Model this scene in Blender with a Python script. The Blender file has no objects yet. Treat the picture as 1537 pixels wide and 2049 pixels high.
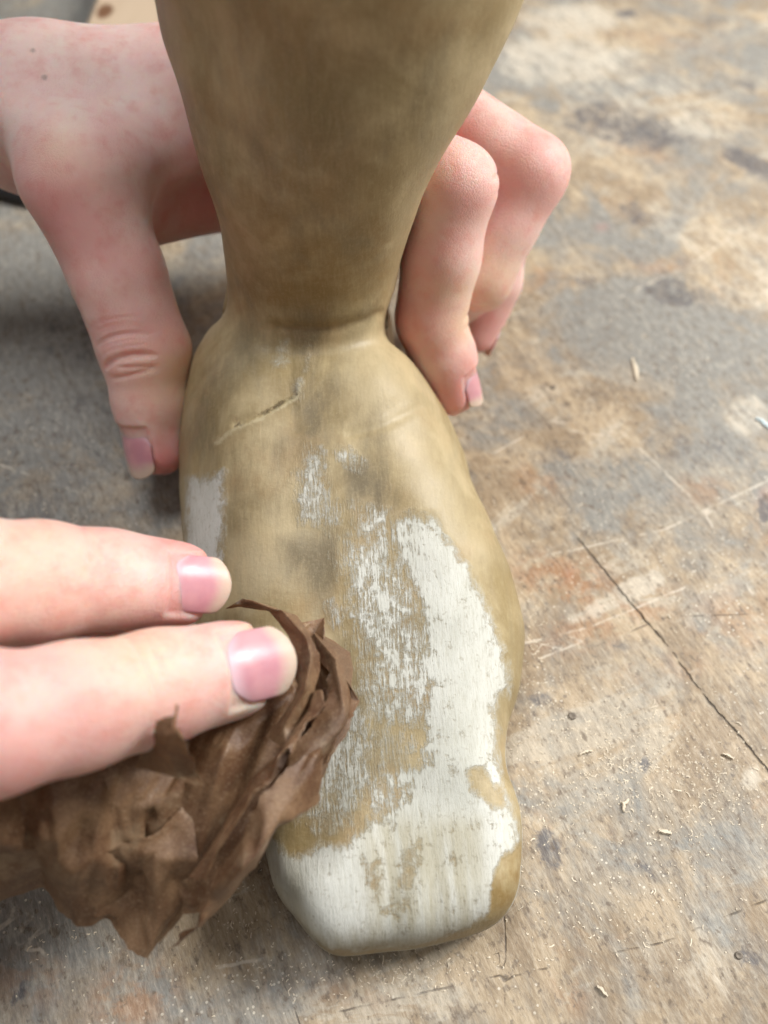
import bpy, math, random
import numpy as np
from mathutils import Vector

# ------------------------------------------------------------------ camera, world, lamps, exposure
# lengths in this script are centimetres; everything is linked at 0.01 (metres)
CM = 0.01
HC, PITCH, FPX, W0, H0 = 19.0, math.radians(55), 1705.0, 1537.0, 2049.0
scene = bpy.context.scene
col = scene.collection
cam_d = bpy.data.cameras.new('camera')
cam = bpy.data.objects.new('camera', cam_d); col.objects.link(cam)
cam.location = (0, 0, HC*CM)
cam.rotation_euler = (math.pi/2 - PITCH, 0, 0)
cam_d.sensor_fit = 'VERTICAL'; cam_d.sensor_height = 24.0
cam_d.lens = 24.0*FPX/H0
cam_d.clip_start = 0.005; cam_d.clip_end = 20
cam_d.dof.use_dof = True
cam_d.dof.focus_distance = 0.175
cam_d.dof.aperture_fstop = 6.4
scene.camera = cam

world = bpy.data.worlds.new('World'); scene.world = world; world.use_nodes = True
bg = world.node_tree.nodes['Background']
bg.inputs[0].default_value = (0.93, 0.96, 1.0, 1); bg.inputs[1].default_value = 0.05

def area_lamp(name, loc, target, sx, sy, power, color):
    d = bpy.data.lights.new(name, 'AREA'); d.shape = 'RECTANGLE'
    d.size, d.size_y = sx*CM, sy*CM; d.energy = power; d.color = color
    o = bpy.data.objects.new(name, d); col.objects.link(o)
    o.location = Vector(loc)*CM
    o.rotation_euler = (Vector(target)-Vector(loc)).to_track_quat('-Z', 'Y').to_euler()
    return o
area_lamp('ceiling_or_fill_lamp', (59, 31, 57), (4, 16, 0), 30, 24, 7.7, (1.0, 0.98, 0.94))
area_lamp('ceiling_or_fill_lamp', (-14, 20, 94), (-6, 16, 0), 36, 18, 3.5, (0.93, 0.96, 1.0))
area_lamp('ceiling_or_fill_lamp', (60, 190, 100), (14, 45, 0), 130, 45, 3.2, (0.95, 0.98, 1.0))
area_lamp('ceiling_or_fill_lamp', (20, -45, 120), (0, 8, 0), 90, 40, 1.6, (1.0, 0.97, 0.93))  # fill added behind the camera to lift the leg and foot

scene.view_settings.view_transform = 'Standard'
scene.view_settings.look = 'None'
scene.view_settings.exposure = 0.32
scene.view_settings.gamma = 1
scene.render.engine = 'CYCLES'
try:
    scene.cycles.use_denoising = True
except Exception:
    pass

# ------------------------------------------------------------------ photo-to-place helpers (cm)
SP, CP = math.sin(PITCH), math.cos(PITCH)
def ray(u, v):
    a = (u-W0/2)/FPX; b = (v-H0/2)/FPX
    return np.array([a, CP-b*SP, -SP-b*CP])
def at(u, v, z):
    r = ray(u, v); t = (z-HC)/r[2]
    return np.array([0, 0, HC])+r*t
def at_y(u, v, y):
    r = ray(u, v); return np.array([0, 0, HC])+r*(y/r[1])
def project(P):
    x = P[:, 0]; y = P[:, 1]; z = P[:, 2]-HC
    d = y*CP - z*SP
    up = y*SP + z*CP
    d = np.maximum(d, 1e-3)
    return W0/2+FPX*x/d, H0/2-FPX*up/d

def smooth01(x): x = np.clip(x, 0, 1); return x*x*(3-2*x)
rng = np.random.default_rng(7); random.seed(7)

def tag(o, label=None, cat=None, group=None, kind=None):
    if label: o['label'] = label
    if cat: o['category'] = cat
    if group: o['group'] = group
    if kind: o['kind'] = kind
    return o

def mesh_obj(name, V, F, mat, parent=None, smooth=True, attrs=None):
    V = np.asarray(V, dtype=np.float64)*CM
    me = bpy.data.meshes.new(name)
    F = np.asarray(F)
    n, k = F.shape
    me.vertices.add(len(V)); me.vertices.foreach_set('co', V.astype(np.float32).ravel())
    me.loops.add(n*k); me.loops.foreach_set('vertex_index', F.astype(np.int32).ravel())
    me.polygons.add(n)
    me.polygons.foreach_set('loop_start', np.arange(0, n*k, k, dtype=np.int32))
    try: me.polygons.foreach_set('loop_total', np.full(n, k, dtype=np.int32))
    except Exception: pass
    me.update(calc_edges=True); me.validate()
    me.polygons.foreach_set('use_smooth', np.full(len(me.polygons), smooth))
    for an, a in (attrs or {}).items():
        a = np.asarray(a, dtype=np.float32)
        if a.ndim == 1:
            at_ = me.attributes.new(an, 'FLOAT', 'POINT'); at_.data.foreach_set('value', a)
        else:
            at_ = me.attributes.new(an, 'FLOAT_VECTOR', 'POINT'); at_.data.foreach_set('vector', a.ravel())
    me.materials.append(mat)
    o = bpy.data.objects.new(name, me); col.objects.link(o)
    if parent: o.parent = parent
    return o

def empty(name, loc=(0, 0, 0)):
    o = bpy.data.objects.new(name, None); col.objects.link(o)
    o.empty_display_size = 0.01
    return o

# ------------------------------------------------------------------ implicit surfaces
def grid(lo, hi, h):
    lo = np.array(lo, float); hi = np.array(hi, float)
    n = np.ceil((hi-lo)/h).astype(int)+1
    return lo, h, n
def surface_nets(F, lo, h, smooth_it=2):
    S = F < 0
    nx, ny, nz = F.shape
    cnt = np.zeros((nx-1, ny-1, nz-1), np.int8)
    for a in (0, 1):
        for b in (0, 1):
            for c in (0, 1):
                cnt += S[a:nx-1+a, b:ny-1+b, c:nz-1+c]
    act = (cnt > 0) & (cnt < 8)
    I, J, K = np.nonzero(act)
    idx = np.full(act.shape, -1, np.int64); idx[I, J, K] = np.arange(len(I))
    acc = np.zeros((len(I), 3)); num = np.zeros(len(I))
    corners = [(a, b, c) for a in (0, 1) for b in (0, 1) for c in (0, 1)]
    for c0 in corners:
        for ax in range(3):
            if c0[ax] == 1: continue
            c1 = list(c0); c1[ax] = 1
            f0 = F[I+c0[0], J+c0[1], K+c0[2]]; f1 = F[I+c1[0], J+c1[1], K+c1[2]]
            m = (f0 < 0) != (f1 < 0)
            t = np.where(m, f0/np.where(m, f0-f1, 1), 0)
            p = np.tile(np.array(c0, float), (len(I), 1)); p[:, ax] += t
            acc[m] += p[m]; num[m] += 1
    V = np.stack([I, J, K], 1)+acc/num[:, None]
    quads = []
    for ax in range(3):
        b, c = (ax+1) % 3, (ax+2) % 3
        sl0 = [slice(None)]*3; sl1 = [slice(None)]*3
        sl0[ax] = slice(0, -1); sl1[ax] = slice(1, None)
        A = S[tuple(sl0)]; B = S[tuple(sl1)]
        E = A != B
        ii = np.array(np.nonzero(E)).T
        ok = (ii[:, b] >= 1) & (ii[:, c] >= 1) & (ii[:, b] < F.shape[b]-1) & (ii[:, c] < F.shape[c]-1)
        ii = ii[ok]
        def cell(db, dc):
            q = ii.copy(); q[:, b] += db; q[:, c] += dc
            return idx[q[:, 0], q[:, 1], q[:, 2]]
        q = np.stack([cell(-1, -1), cell(0, -1), cell(0, 0), cell(-1, 0)], 1)
        fl = ~A[ii[:, 0], ii[:, 1], ii[:, 2]]
        q[fl] = q[fl][:, ::-1]
        quads.append(q)
    Q = np.concatenate(quads); Q = Q[(Q >= 0).all(1)]
    V = np.array(lo)+V*h
    V = laplace(V, Q, smooth_it)
    return V, Q
def laplace(V, Q, it, lam=0.5):
    E = np.concatenate([Q[:, [0, 1]], Q[:, [1, 2]], Q[:, [2, 3]], Q[:, [3, 0]]])
    n = len(V)
    deg = np.bincount(E.ravel(), minlength=n).astype(float); deg[deg == 0] = 1
    for _ in range(it):
        W = np.zeros_like(V)
        for d in range(3):
            W[:, d] = np.bincount(E[:, 0], V[E[:, 1], d], n)+np.bincount(E[:, 1], V[E[:, 0], d], n)
        V = V*(1-lam)+lam*W/deg[:, None]
    return V
def subdivide(V, Q):
    E = np.concatenate([Q[:, [0, 1]], Q[:, [1, 2]], Q[:, [2, 3]], Q[:, [3, 0]]])
    Es = np.sort(E, 1); key = Es[:, 0]*len(V)+Es[:, 1]
    u, inv = np.unique(key, return_inverse=True); inv = inv.ravel()
    a, b = u//len(V), u % len(V)
    me = (V[a]+V[b])/2; fc = V[Q].mean(1)
    n, m, ne = len(V), len(Q), len(u)
    e = inv.reshape(4, m)+n; f = np.arange(m)+n+ne
    Q2 = np.concatenate([np.stack([Q[:, i], e[i], f, e[(i+3) % 4]], 1) for i in range(4)])
    V2 = np.concatenate([V, me, fc])
    return laplace(V2, Q2, 1, 0.5), Q2
def normals(V, Q):
    d1 = V[Q[:, 2]]-V[Q[:, 0]]; d2 = V[Q[:, 3]]-V[Q[:, 1]]
    fn = np.cross(d1, d2); N = np.zeros_like(V)
    for k in range(4):
        for d in range(3):
            N[:, d] += np.bincount(Q[:, k], fn[:, d], len(V))
    return N/np.maximum(np.linalg.norm(N, axis=1), 1e-9)[:, None]
def smin(a, b, k):
    h = np.maximum(k-np.abs(a-b), 0)/k
    return np.minimum(a, b)-h*h*k*0.25

BIG = 1.6
class Field:
    def __init__(s, lo, hi, h):
        s.lo, s.h, s.n = grid(lo, hi, h); s.hi = s.lo+(s.n-1)*h
    def new(s): return np.full(s.n, BIG, np.float32)
    def cone(s, F, a, b, ra, rb, k=0.5, flat=None, fs=1.0):
        """tapered round limb from a to b smoothly joined to F; flat = axis squeezed by fs"""
        a = np.array(a, float); b = np.array(b, float); R = max(ra, rb)+BIG
        i0 = np.maximum(np.floor((np.minimum(a, b)-R-s.lo)/s.h).astype(int), 0)
        i1 = np.minimum(np.ceil((np.maximum(a, b)+R-s.lo)/s.h).astype(int)+1, s.n)
        if (i1 <= i0).any(): return
        g = [(s.lo[d]+s.h*np.arange(i0[d], i1[d])).astype(np.float32) for d in range(3)]
        X = g[0][:, None, None]; Y = g[1][None, :, None]; Z = g[2][None, None, :]
        ab = b-a; L2 = ab@ab
        px, py, pz = X-a[0], Y-a[1], Z-a[2]
        t = np.clip((px*ab[0]+py*ab[1]+pz*ab[2])/L2, 0, 1)
        qx, qy, qz = px-t*ab[0], py-t*ab[1], pz-t*ab[2]
        d2 = qx*qx+qy*qy+qz*qz
        if flat is not None:
            fl = np.array(flat, float); ax = ab/np.sqrt(L2); fl -= ax*(fl@ax); fl /= np.linalg.norm(fl)
            c = qx*fl[0]+qy*fl[1]+qz*fl[2]
            d2 = d2+c*c*(1/fs**2-1)
        d = np.sqrt(d2)-(ra+(rb-ra)*t)
        sl = tuple(slice(i0[i], i1[i]) for i in range(3))
        F[sl] = smin(F[sl], d.astype(np.float32), k)
    def chain(s, F, pts, rad, k=0.35, flat=None, fs=1.0):
        for i in range(len(pts)-1):
            s.cone(F, pts[i], pts[i+1], rad[i], rad[i+1], k, flat, fs)

# ------------------------------------------------------------------ material helpers
def srgb(r, g, b):
    f = lambda c: (c/255/12.92) if c <= 10 else ((c/255+0.055)/1.055)**2.4
    return (f(r), f(g), f(b), 1)
class Mat:
    def __init__(s, name):
        s.m = bpy.data.materials.new(name); s.m.use_nodes = True
        s.t = s.m.node_tree; s.N = s.t.nodes; s.L = s.t.links
        s.b = s.N['Principled BSDF']
    def n(s, typ, **kw):
        x = s.N.new(typ)
        for k, v in kw.items(): setattr(x, k, v)
        return x
    def link(s, a, b): s.L.new(a, b)
    def inp(s, node, i, v):
        if isinstance(v, bpy.types.NodeSocket): s.L.new(v, node.inputs[i])
        else: node.inputs[i].default_value = v
    def coords(s, scale=(1, 1, 1), rot=(0, 0, 0)):
        tc = s.n('ShaderNodeTexCoord'); mp = s.n('ShaderNodeMapping')
        mp.inputs['Scale'].default_value = scale; mp.inputs['Rotation'].default_value = rot
        # two mappings so that the stretch follows the rotated axes
        s.link(tc.outputs['Object'], mp.inputs['Vector']); mp.vector_type = 'POINT'
        return mp.outputs[0]
    def rotscale(s, rotz, scale):
        tc = s.n('ShaderNodeTexCoord'); a = s.n('ShaderNodeMapping'); b = s.n('ShaderNodeMapping')
        a.inputs['Rotation'].default_value = (0, 0, rotz); b.inputs['Scale'].default_value = scale
        s.link(tc.outputs['Object'], a.inputs[0]); s.link(a.outputs[0], b.inputs[0]); return b.outputs[0]
    def noise(s, vec, scale, detail=4, rough=0.55, dist=0.0):
        x = s.n('ShaderNodeTexNoise'); s.link(vec, x.inputs['Vector'])
        x.inputs['Scale'].default_value = scale; x.inputs['Detail'].default_value = detail
        x.inputs['Roughness'].default_value = rough; x.inputs['Distortion'].default_value = dist
        return x.outputs['Fac']
    def voro(s, vec, scale, feature='F1', out='Distance'):
        x = s.n('ShaderNodeTexVoronoi'); x.feature = feature; s.link(vec, x.inputs['Vector'])
        x.inputs['Scale'].default_value = scale; return x.outputs[out]
    def attr(s, name):
        x = s.n('ShaderNodeAttribute'); x.attribute_name = name; return x.outputs['Fac']
    def math(s, op, a, b=0.0, c=0.0, clamp=False):
        x = s.n('ShaderNodeMath'); x.operation = op; x.use_clamp = clamp
        s.inp(x, 0, a); s.inp(x, 1, b); s.inp(x, 2, c); return x.outputs[0]
    def step(s, v, lo, hi):
        x = s.n('ShaderNodeMapRange'); x.interpolation_type = 'SMOOTHSTEP'
        s.inp(x, 0, v); x.inputs[1].default_value = lo; x.inputs[2].default_value = hi
        return x.outputs[0]
    def mix(s, f, a, b, mode='MIX'):
        x = s.n('ShaderNodeMix'); x.data_type = 'RGBA'; x.blend_type = mode
        s.inp(x, 0, f); s.inp(x, 6, a); s.inp(x, 7, b); return x.outputs[2]
    def bump(s, h, dist, strength=1.0, prev=None):
        x = s.n('ShaderNodeBump'); s.inp(x, 'Height', h); x.inputs['Distance'].default_value = dist
        x.inputs['Strength'].default_value = strength
        if prev: s.link(prev, x.inputs['Normal'])
        return x.outputs[0]

# ------------------------------------------------------------------ workbench top
def polyline_dist(X, Y, pts):
    """distance of points to an open polyline"""
    D = np.full(X.shape, 1e9)
    for (x0, y0), (x1, y1) in zip(pts[:-1], pts[1:]):
        dx, dy = x1-x0, y1-y0; L = dx*dx+dy*dy+1e-12
        t = np.clip(((X-x0)*dx+(Y-y0)*dy)/L, 0, 1)
        D = np.minimum(D, np.hypot(X-x0-t*dx, Y-y0-t*dy))
    return D

def line_signed(X, Y, pts):
    D = np.full(X.shape, 1e9); S = np.zeros(X.shape)
    for (x0, y0), (x1, y1) in zip(pts[:-1], pts[1:]):
        dx, dy = x1-x0, y1-y0; L = dx*dx+dy*dy+1e-12
        t = np.clip(((X-x0)*dx+(Y-y0)*dy)/L, 0, 1)
        d = np.hypot(X-x0-t*dx, Y-y0-t*dy); m = d < D
        D = np.where(m, d, D); S = np.where(m, ((X-x0)*dy-(Y-y0)*dx)/math.sqrt(L), S)
    return D, S
def bench_material():
    M = Mat('worn_bench_wood')
    GR = math.radians(-24)
    obj = M.coords()
    gr1 = M.rotscale(GR, (1, 0.24, 1)); gr2 = M.rotscale(GR, (1, 0.66, 1)); cross = M.rotscale(math.radians(62), (1, 0.3, 1))
    big = M.noise(obj, 16, 6, 0.66, 0.8)
    med = M.noise(gr2, 75, 7, 0.72, 0.6)
    patch = M.noise(gr2, 34, 7, 0.68, 1.4)
    patch2 = M.noise(cross, 45, 7, 0.7, 0.8)
    fine = M.noise(gr1, 1500, 4, 0.75)
    fine2 = M.noise(gr1, 600, 5, 0.75)
    fleck = M.noise(gr2, 520, 4, 0.65)
    tan1 = srgb(180, 160, 132); tan2 = srgb(150, 130, 104); gray = srgb(136, 134, 128); pale = srgb(194, 184, 166)
    c = M.mix(M.step(patch, 0.44, 0.56), tan1, tan2)
    c = M.mix(M.math('MULTIPLY', M.step(patch2, 0.54, 0.60), 0.6), c, pale)
    c = M.mix(M.math('MULTIPLY', M.step(M.noise(obj, 55, 6, 0.7, 1.0), 0.57, 0.66), 0.4), c, srgb(168, 130, 92))
    g = M.math('ADD', M.math('MULTIPLY', M.step(big, 0.44, 0.58), 0.7), M.attr('gray'))
    g = M.math('ADD', g, M.math('MULTIPLY', M.math('SUBTRACT', med, 0.5), 3.2), clamp=True)
    c = M.mix(g, c, gray)
    org = M.math('MULTIPLY', M.attr('orange'), M.step(M.noise(obj, 110, 6, 0.7), 0.42, 0.56), clamp=True)
    c = M.mix(M.math('MULTIPLY', org, 0.8), c, srgb(160, 116, 78))
    pl = M.math('ADD', M.attr('pale'), M.math('MULTIPLY', M.math('SUBTRACT', M.noise(gr1, 160, 6, 0.75), 0.5), 2.2))
    c = M.mix(M.math('MULTIPLY', M.step(pl, 0.4, 1.0), 0.68), c, srgb(214, 204, 186))
    c = M.mix(M.math('MULTIPLY', M.attr('redspot'), 0.35), c, srgb(176, 92, 80))
    dk = M.math('ADD', M.attr('dark'), M.math('MULTIPLY', M.math('SUBTRACT', M.noise(gr2, 190, 7, 0.78, 0.5), 0.5), 3.2))
    dk = M.math('MULTIPLY', M.step(dk, 0.3, 0.95), M.step(M.attr('dark'), 0.0, 0.25))
    c = M.mix(M.math('MULTIPLY', dk, 0.9), c, srgb(84, 82, 86))
    dsp = M.step(M.noise(obj, 480, 3, 0.6), 0.64, 0.70)
    c = M.mix(M.math('MULTIPLY', dsp, 0.55), c, srgb(82, 74, 70))
    c = M.mix(M.math('MULTIPLY', M.step(M.noise(gr1, 260, 6, 0.75), 0.53, 0.6), 0.35), c, srgb(112, 100, 88))
    c = M.mix(M.math('MULTIPLY', M.math('SUBTRACT', 1, M.step(fleck, 0.35, 0.45)), 0.7), c, srgb(102, 86, 70))
    c = M.mix(M.math('MULTIPLY', M.math('SUBTRACT', fine2, 0.5), 1.3, clamp=True), c, srgb(224, 212, 190))
    c = M.mix(M.math('MULTIPLY', M.math('SUBTRACT', 0.5, fine2), 1.5, clamp=True), c, srgb(96, 82, 68))
    c = M.mix(M.math('MULTIPLY', M.math('SUBTRACT', fine, 0.5), 1.2, clamp=True), c, srgb(232, 220, 200))
    c = M.mix(M.math('MULTIPLY', M.math('SUBTRACT', 0.5, fine), 1.4, clamp=True), c, srgb(90, 76, 62))
    sp = M.math('LESS_THAN', M.voro(obj, 620), 0.17)
    sp = M.math('MULTIPLY', sp, M.step(M.noise(obj, 40, 4), 0.47, 0.62))
    c = M.mix(M.math('MULTIPLY', sp, 0.7), c, srgb(232, 222, 204))
    wn = M.math('SUBTRACT', M.noise(obj, 420, 4, 0.7), 0.5)
    def line(name, amp, lo, hi, gate):
        d = M.math('ABSOLUTE', M.math('ADD', M.attr(name), M.math('MULTIPLY', wn, amp)))
        m = M.math('SUBTRACT', 1, M.step(d, lo, hi))
        m = M.math('MULTIPLY', m, M.math('SUBTRACT', 1, M.step(M.attr(name+'_near'), 0.12, 0.30)))
        if gate: m = M.math('MULTIPLY', m, M.step(M.noise(obj, 150, 4), gate, gate+0.16))
        return m
    scm = line('scratch', 0.06, 0.0, 0.030, 0.44)
    c = M.mix(M.math('MULTIPLY', scm, 0.68), c, srgb(78, 70, 66))
    ls = line('lightscratch', 0.08, 0.01, 0.05, 0.42)
    c = M.mix(M.math('MULTIPLY', ls, 0.6), c, srgb(222, 210, 192))
    crm = line('crack', 0.12, 0.0, 0.042, 0.3)
    c = M.mix(M.math('MULTIPLY', crm, 0.75), c, srgb(52, 50, 52))
    M.link(c, M.b.inputs['Base Color'])
    ro = M.math('ADD', 0.34, M.math('MULTIPLY', M.noise(gr2, 120, 6, 0.75), 0.42))
    M.link(ro, M.b.inputs['Roughness'])
    M.b.inputs['Specular IOR Level'].default_value = 0.42
    h = M.math('ADD', M.math('MULTIPLY', fine, 0.35), M.math('MULTIPLY', fine2, 0.7))
    h = M.math('SUBTRACT', h, M.math('MULTIPLY', crm, 2.6))
    h = M.math('SUBTRACT', h, M.math('MULTIPLY', scm, 0.7))
    h = M.math('ADD', h, M.math('MULTIPLY', sp, 0.6))
    M.link(M.bump(h, 0.00032, 0.8), M.b.inputs['Normal'])
    return M.m

def workbench():
    xs = np.concatenate([np.linspace(-80, -31, 16), np.arange(-30, 40.1, 0.22), np.linspace(41, 90, 16)])
    ys = np.concatenate([np.linspace(-50, -2, 14), np.arange(-1, 34, 0.2), np.arange(34, 72, 0.4), np.linspace(73, 120, 16)])
    X, Y = np.meshgrid(xs, ys, indexing='ij')
    A = {k: np.zeros(X.shape) for k in ('gray', 'orange', 'pale', 'dark', 'redspot')}
    def splat(kind, u, v, ru, rv, ang=0, amt=1.0, sharp=0.5):
        """an elliptic stain or painted glare patch; size given in photo pixels, laid on the bench plane"""
        c = at(u, v, 0); e1 = at(u+10*math.cos(ang), v+10*math.sin(ang), 0)-c; e2 = at(u-10*math.sin(ang), v+10*math.cos(ang), 0)-c
        a = (e1*ru/10)[:2]; b = (e2*rv/10)[:2]
        Mi = np.linalg.inv(np.array([a, b]).T)
        dx, dy = X-c[0], Y-c[1]
        q = np.hypot(Mi[0, 0]*dx+Mi[0, 1]*dy, Mi[1, 0]*dx+Mi[1, 1]*dy)
        w = 1-smooth01((q-sharp)/(1.35-sharp))
        A[kind][:] = np.maximum(A[kind], w*amt) if amt > 0 else A[kind]+w*amt
    D = math.radians
    # dark blots
    for s in [(1255, 255, 150, 42, D(14), .8), (1500, 325, 70, 22, D(28), 1.1), (1200, 212, 50, 14, D(-5), .7), (1255, 26, 30, 10, 0, .9),
              (1130, 250, 40, 8, 0, .6), (1490, 172, 36, 10, D(20), .7), (1345, 585, 70, 34, D(10), .75), (1160, 555, 40, 14, D(20), .7),
              (1280, 430, 60, 30, D(10), .6), (1100, 1700, 22, 52, D(-28), 1.1), (1290, 1530, 16, 14, 0, .9), (1405, 1628, 9, 8, 0, 1.2),
              (1500, 1920, 34, 20, D(30), 1.0), (1235, 1300, 22, 22, 0, .55), (1070, 1400, 40, 26, 0, .6), (40, 1990, 16, 22, 0, 1.1),
              (1300, 1730, 60, 22, D(10), .55), (1110, 900, 60, 24, D(-10), .45), (1400, 900, 120, 40, D(10), .5), (160, 680, 120, 60, 0, .45),
              (60, 1020, 90, 40, 0, .5), (1420, 40, 60, 12, D(10), .5), (200, 820, 90, 30, D(10), .4), (1530, 1020, 22, 36, 0, .9)]:
        splat('dark', *s)
    for s in [(70, 700, 260, 330, 0, .9), (120, 1000, 260, 120, 0, .75), (1330, 640, 260, 110, D(12), .6), (1180, 980, 130, 90, 0, .55),
              (1430, 850, 140, 80, 0, .6), (1200, 480, 160, 60, 0, .6), (1220, 1650, 130, 140, D(-20), .45), (1180, 150, 220, 60, 0, .7),
              (600, 1960, 120, 60, 0, .3), (60, 1830, 130, 90, 0, .7), (1100, 1250, 90, 60, 0, .5), (100, 0, 200, 60, 0, .8),
              (1420, 120, 160, 60, 0, .4)]:
        splat('gray', *s)
    for s in [(1130, 1160, 110, 60, D(15), 1.0), (1220, 1240, 150, 50, D(-20), .75), (1470, 1240, 90, 70, 0, .5), (1400, 980, 60, 30, 0, .5),
              (1060, 560, 60, 30, 0, .5), (1320, 530, 60, 18, 0, .6), (1290, 300, 120, 22, D(20), .4), (1140, 1960, 40, 80, D(-15), .5),
              (270, 1990, 100, 70, D(-30), .8), (60, 1960, 90, 60, 0, .55), (1080, 960, 60, 40, 0, .55), (1370, 1330, 50, 30, 0, .4),
              (1330, 80, 130, 14, D(6), .4), (700, 1990, 90, 40, 0, .4)]:
        splat('orange', *s)
    for s in [(1265, 1180, 72, 24, D(-24), .95, .85), (1190, 1222, 70, 16, D(-24), .7, .7), (1130, 120, 170, 60, 0, .9), (1400, 450, 170, 70, D(10), .6), (1500, 560, 130, 80, 0, .6),  # upper-right patches paint glare into the bench colour
              (1500, 830, 60, 50, 0, .8), (1150, 40, 130, 40, 0, .9), (1250, 180, 200, 50, 0, .6), (1400, 1900, 160, 140, 0, .55),
              (1500, 1560, 30, 26, 0, 1.0), (900, 2000, 260, 60, 0, .4), (20, 860, 50, 50, 0, .4), (1480, 1430, 80, 100, 0, .4), (1400, 250, 120, 40, 0, .7)]:
        splat('pale', *s)
    splat('redspot', 1205, 455, 16, 9, 0, .7); splat('redspot', 1540, 1000, 24, 30, 0, .7); splat('redspot', 1140, 1150, 14, 10, 0, .5)
    def lines(ll):
        Dm = np.full(X.shape, 9.0); Sm = np.full(X.shape, 9.0)
        for l in ll:
            d, sg = line_signed(X, Y, [tuple(at(u, v, 0)[:2]) for u, v in l])
            m = d < Dm; Dm = np.where(m, d, Dm); Sm = np.where(m, sg, Sm)
        return Dm, Sm
    crack = lines([[(1155, 1075), (1205, 1135), (1262, 1205), (1335, 1290), (1375, 1345), (1420, 1405), (1480, 1470), (1540, 1545)]])
    scratch = lines([[(1040, 400), (1130, 470), (1180, 540), (1215, 580)], [(0, 752), (70, 810), (150, 880), (245, 940)], [(-10, 925), (240, 932)],
                     [(0, 805), (160, 800), (230, 790)], [(20, 870), (90, 838)], [(1000, 1960), (1150, 1925), (1330, 1885), (1537, 1800)],
                     [(560, 1950), (600, 2049)], [(1170, 560), (1250, 540)], [(1000, 1700), (1012, 1880), (1010, 1990)], [(1200, 1290), (1330, 1235), (1480, 1230)],
                     [(700, 2020), (900, 1975), (1010, 1950)],
                     [(1330, 180), (1500, 330)]])
    lsc = lines([[(1100, 1110), (1330, 1060), (1540, 960)], [(1230, 850), (1400, 1010), (1500, 1180)], [(1040, 1290), (1180, 1255), (1360, 1180)],
                 [(0, 1800), (90, 1850)], [(20, 1830), (80, 1900)], [(0, 1860), (60, 1905)], [(380, 1945), (520, 1920)], [(1000, 900), (1180, 800)], [(1060, 850), (1200, 870)],
                 [(0, 930), (200, 1000)], [(1050, 1330), (1150, 1290)], [(1480, 460), (1400, 520), (1250, 590)]])
    nx, ny = X.shape
    V = np.stack([X.ravel(), Y.ravel(), np.zeros(nx*ny)], 1)
    gi = np.arange(nx*ny).reshape(nx, ny)
    # the crack is a real groove, edges of the bench drop 4 cm
    V[:, 2] -= 0.05*np.exp(-(crack[0].ravel()/0.12)**2)
    Q = np.stack([gi[:-1, :-1], gi[1:, :-1], gi[1:, 1:], gi[:-1, 1:]], -1).reshape(-1, 4)
    ring = np.concatenate([gi[:, 0], gi[-1, 1:], gi[-2::-1, -1], gi[0, -2:0:-1]])
    lowr = V[ring].copy(); lowr[:, 2] = -4
    b0 = len(V); V = np.concatenate([V, lowr]); m = len(ring)
    r2 = np.roll(np.arange(m), -1)
    Q = np.concatenate([Q, np.stack([ring, b0+np.arange(m), b0+r2, np.roll(ring, -1)], 1)])
    at_ = {k: np.concatenate([a.ravel(), np.zeros(m)]) for k, a in A.items()}
    for k, a in (('crack', crack), ('scratch', scratch), ('lightscratch', lsc)):
        at_[k] = np.concatenate([a[1].ravel(), np.full(m, 9.0)]); at_[k+'_near'] = np.concatenate([a[0].ravel(), np.full(m, 9.0)])
    o = mesh_obj('workbench_top', V, Q, bench_material(), smooth=True, attrs=at_)
    return tag(o, 'worn stained wooden workbench top covered in scratches, gouges and sawdust', 'workbench', kind='structure')
workbench()

# ------------------------------------------------------------------ carved foot and leg
L_EDGE = [(452, 590), (425, 615), (402, 645), (383, 690), (372, 740), (364, 800), (358, 870), (358, 930), (362, 1000), (370, 1090), (380, 1180), (398, 1280),
          (430, 1380), (470, 1470), (508, 1550), (530, 1630), (532, 1700), (541, 1750), (556, 1790), (583, 1825), (612, 1862), (640, 1890), (672, 1905)]
B_EDGE = [(715, 1903), (770, 1896), (830, 1892), (890, 1880), (940, 1866), (982, 1849)]
R_EDGE = [(1012, 1826), (1034, 1790), (1043, 1745), (1045, 1690), (1041, 1640), (1032, 1595), (1018, 1555), (1010, 1520), (1013, 1480), (1024, 1430), (1038, 1380),
          (1046, 1310), (1042, 1250), (1027, 1185), (1004, 1130), (984, 1080), (962, 1035), (948, 1000), (938, 955), (920, 905), (897, 855), (862, 800), (826, 750), (795, 700), (765, 650)]
ZW = 1.15
def outline():
    pts = [at(u, v, float(np.interp(v, [590, 650, 700, 800, 1000, 1150], [4.3, 3.6, 3.0, 2.2, 1.5, ZW])))[:2] for u, v in L_EDGE+B_EDGE+R_EDGE]
    pts = np.array(pts)
    # the heel, behind the ankle, closes the outline
    heel = np.array([(0.3, 18.3), (-0.4, 19.4), (-1.6, 20.0), (-2.7, 19.6), (-3.5, 18.8)])
    P = np.concatenate([pts, heel])
    # Catmull-Rom
    out = []
    n = len(P)
    for i in range(n):
        p0, p1, p2, p3 = P[i-1], P[i], P[(i+1) % n], P[(i+2) % n]
        for t in np.linspace(0, 1, 4, endpoint=False):
            out.append(0.5*((2*p1)+(-p0+p2)*t+(2*p0-5*p1+4*p2-p3)*t*t+(-p0+3*p1-3*p2+p3)*t**3))
    return np.array(out)
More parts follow.
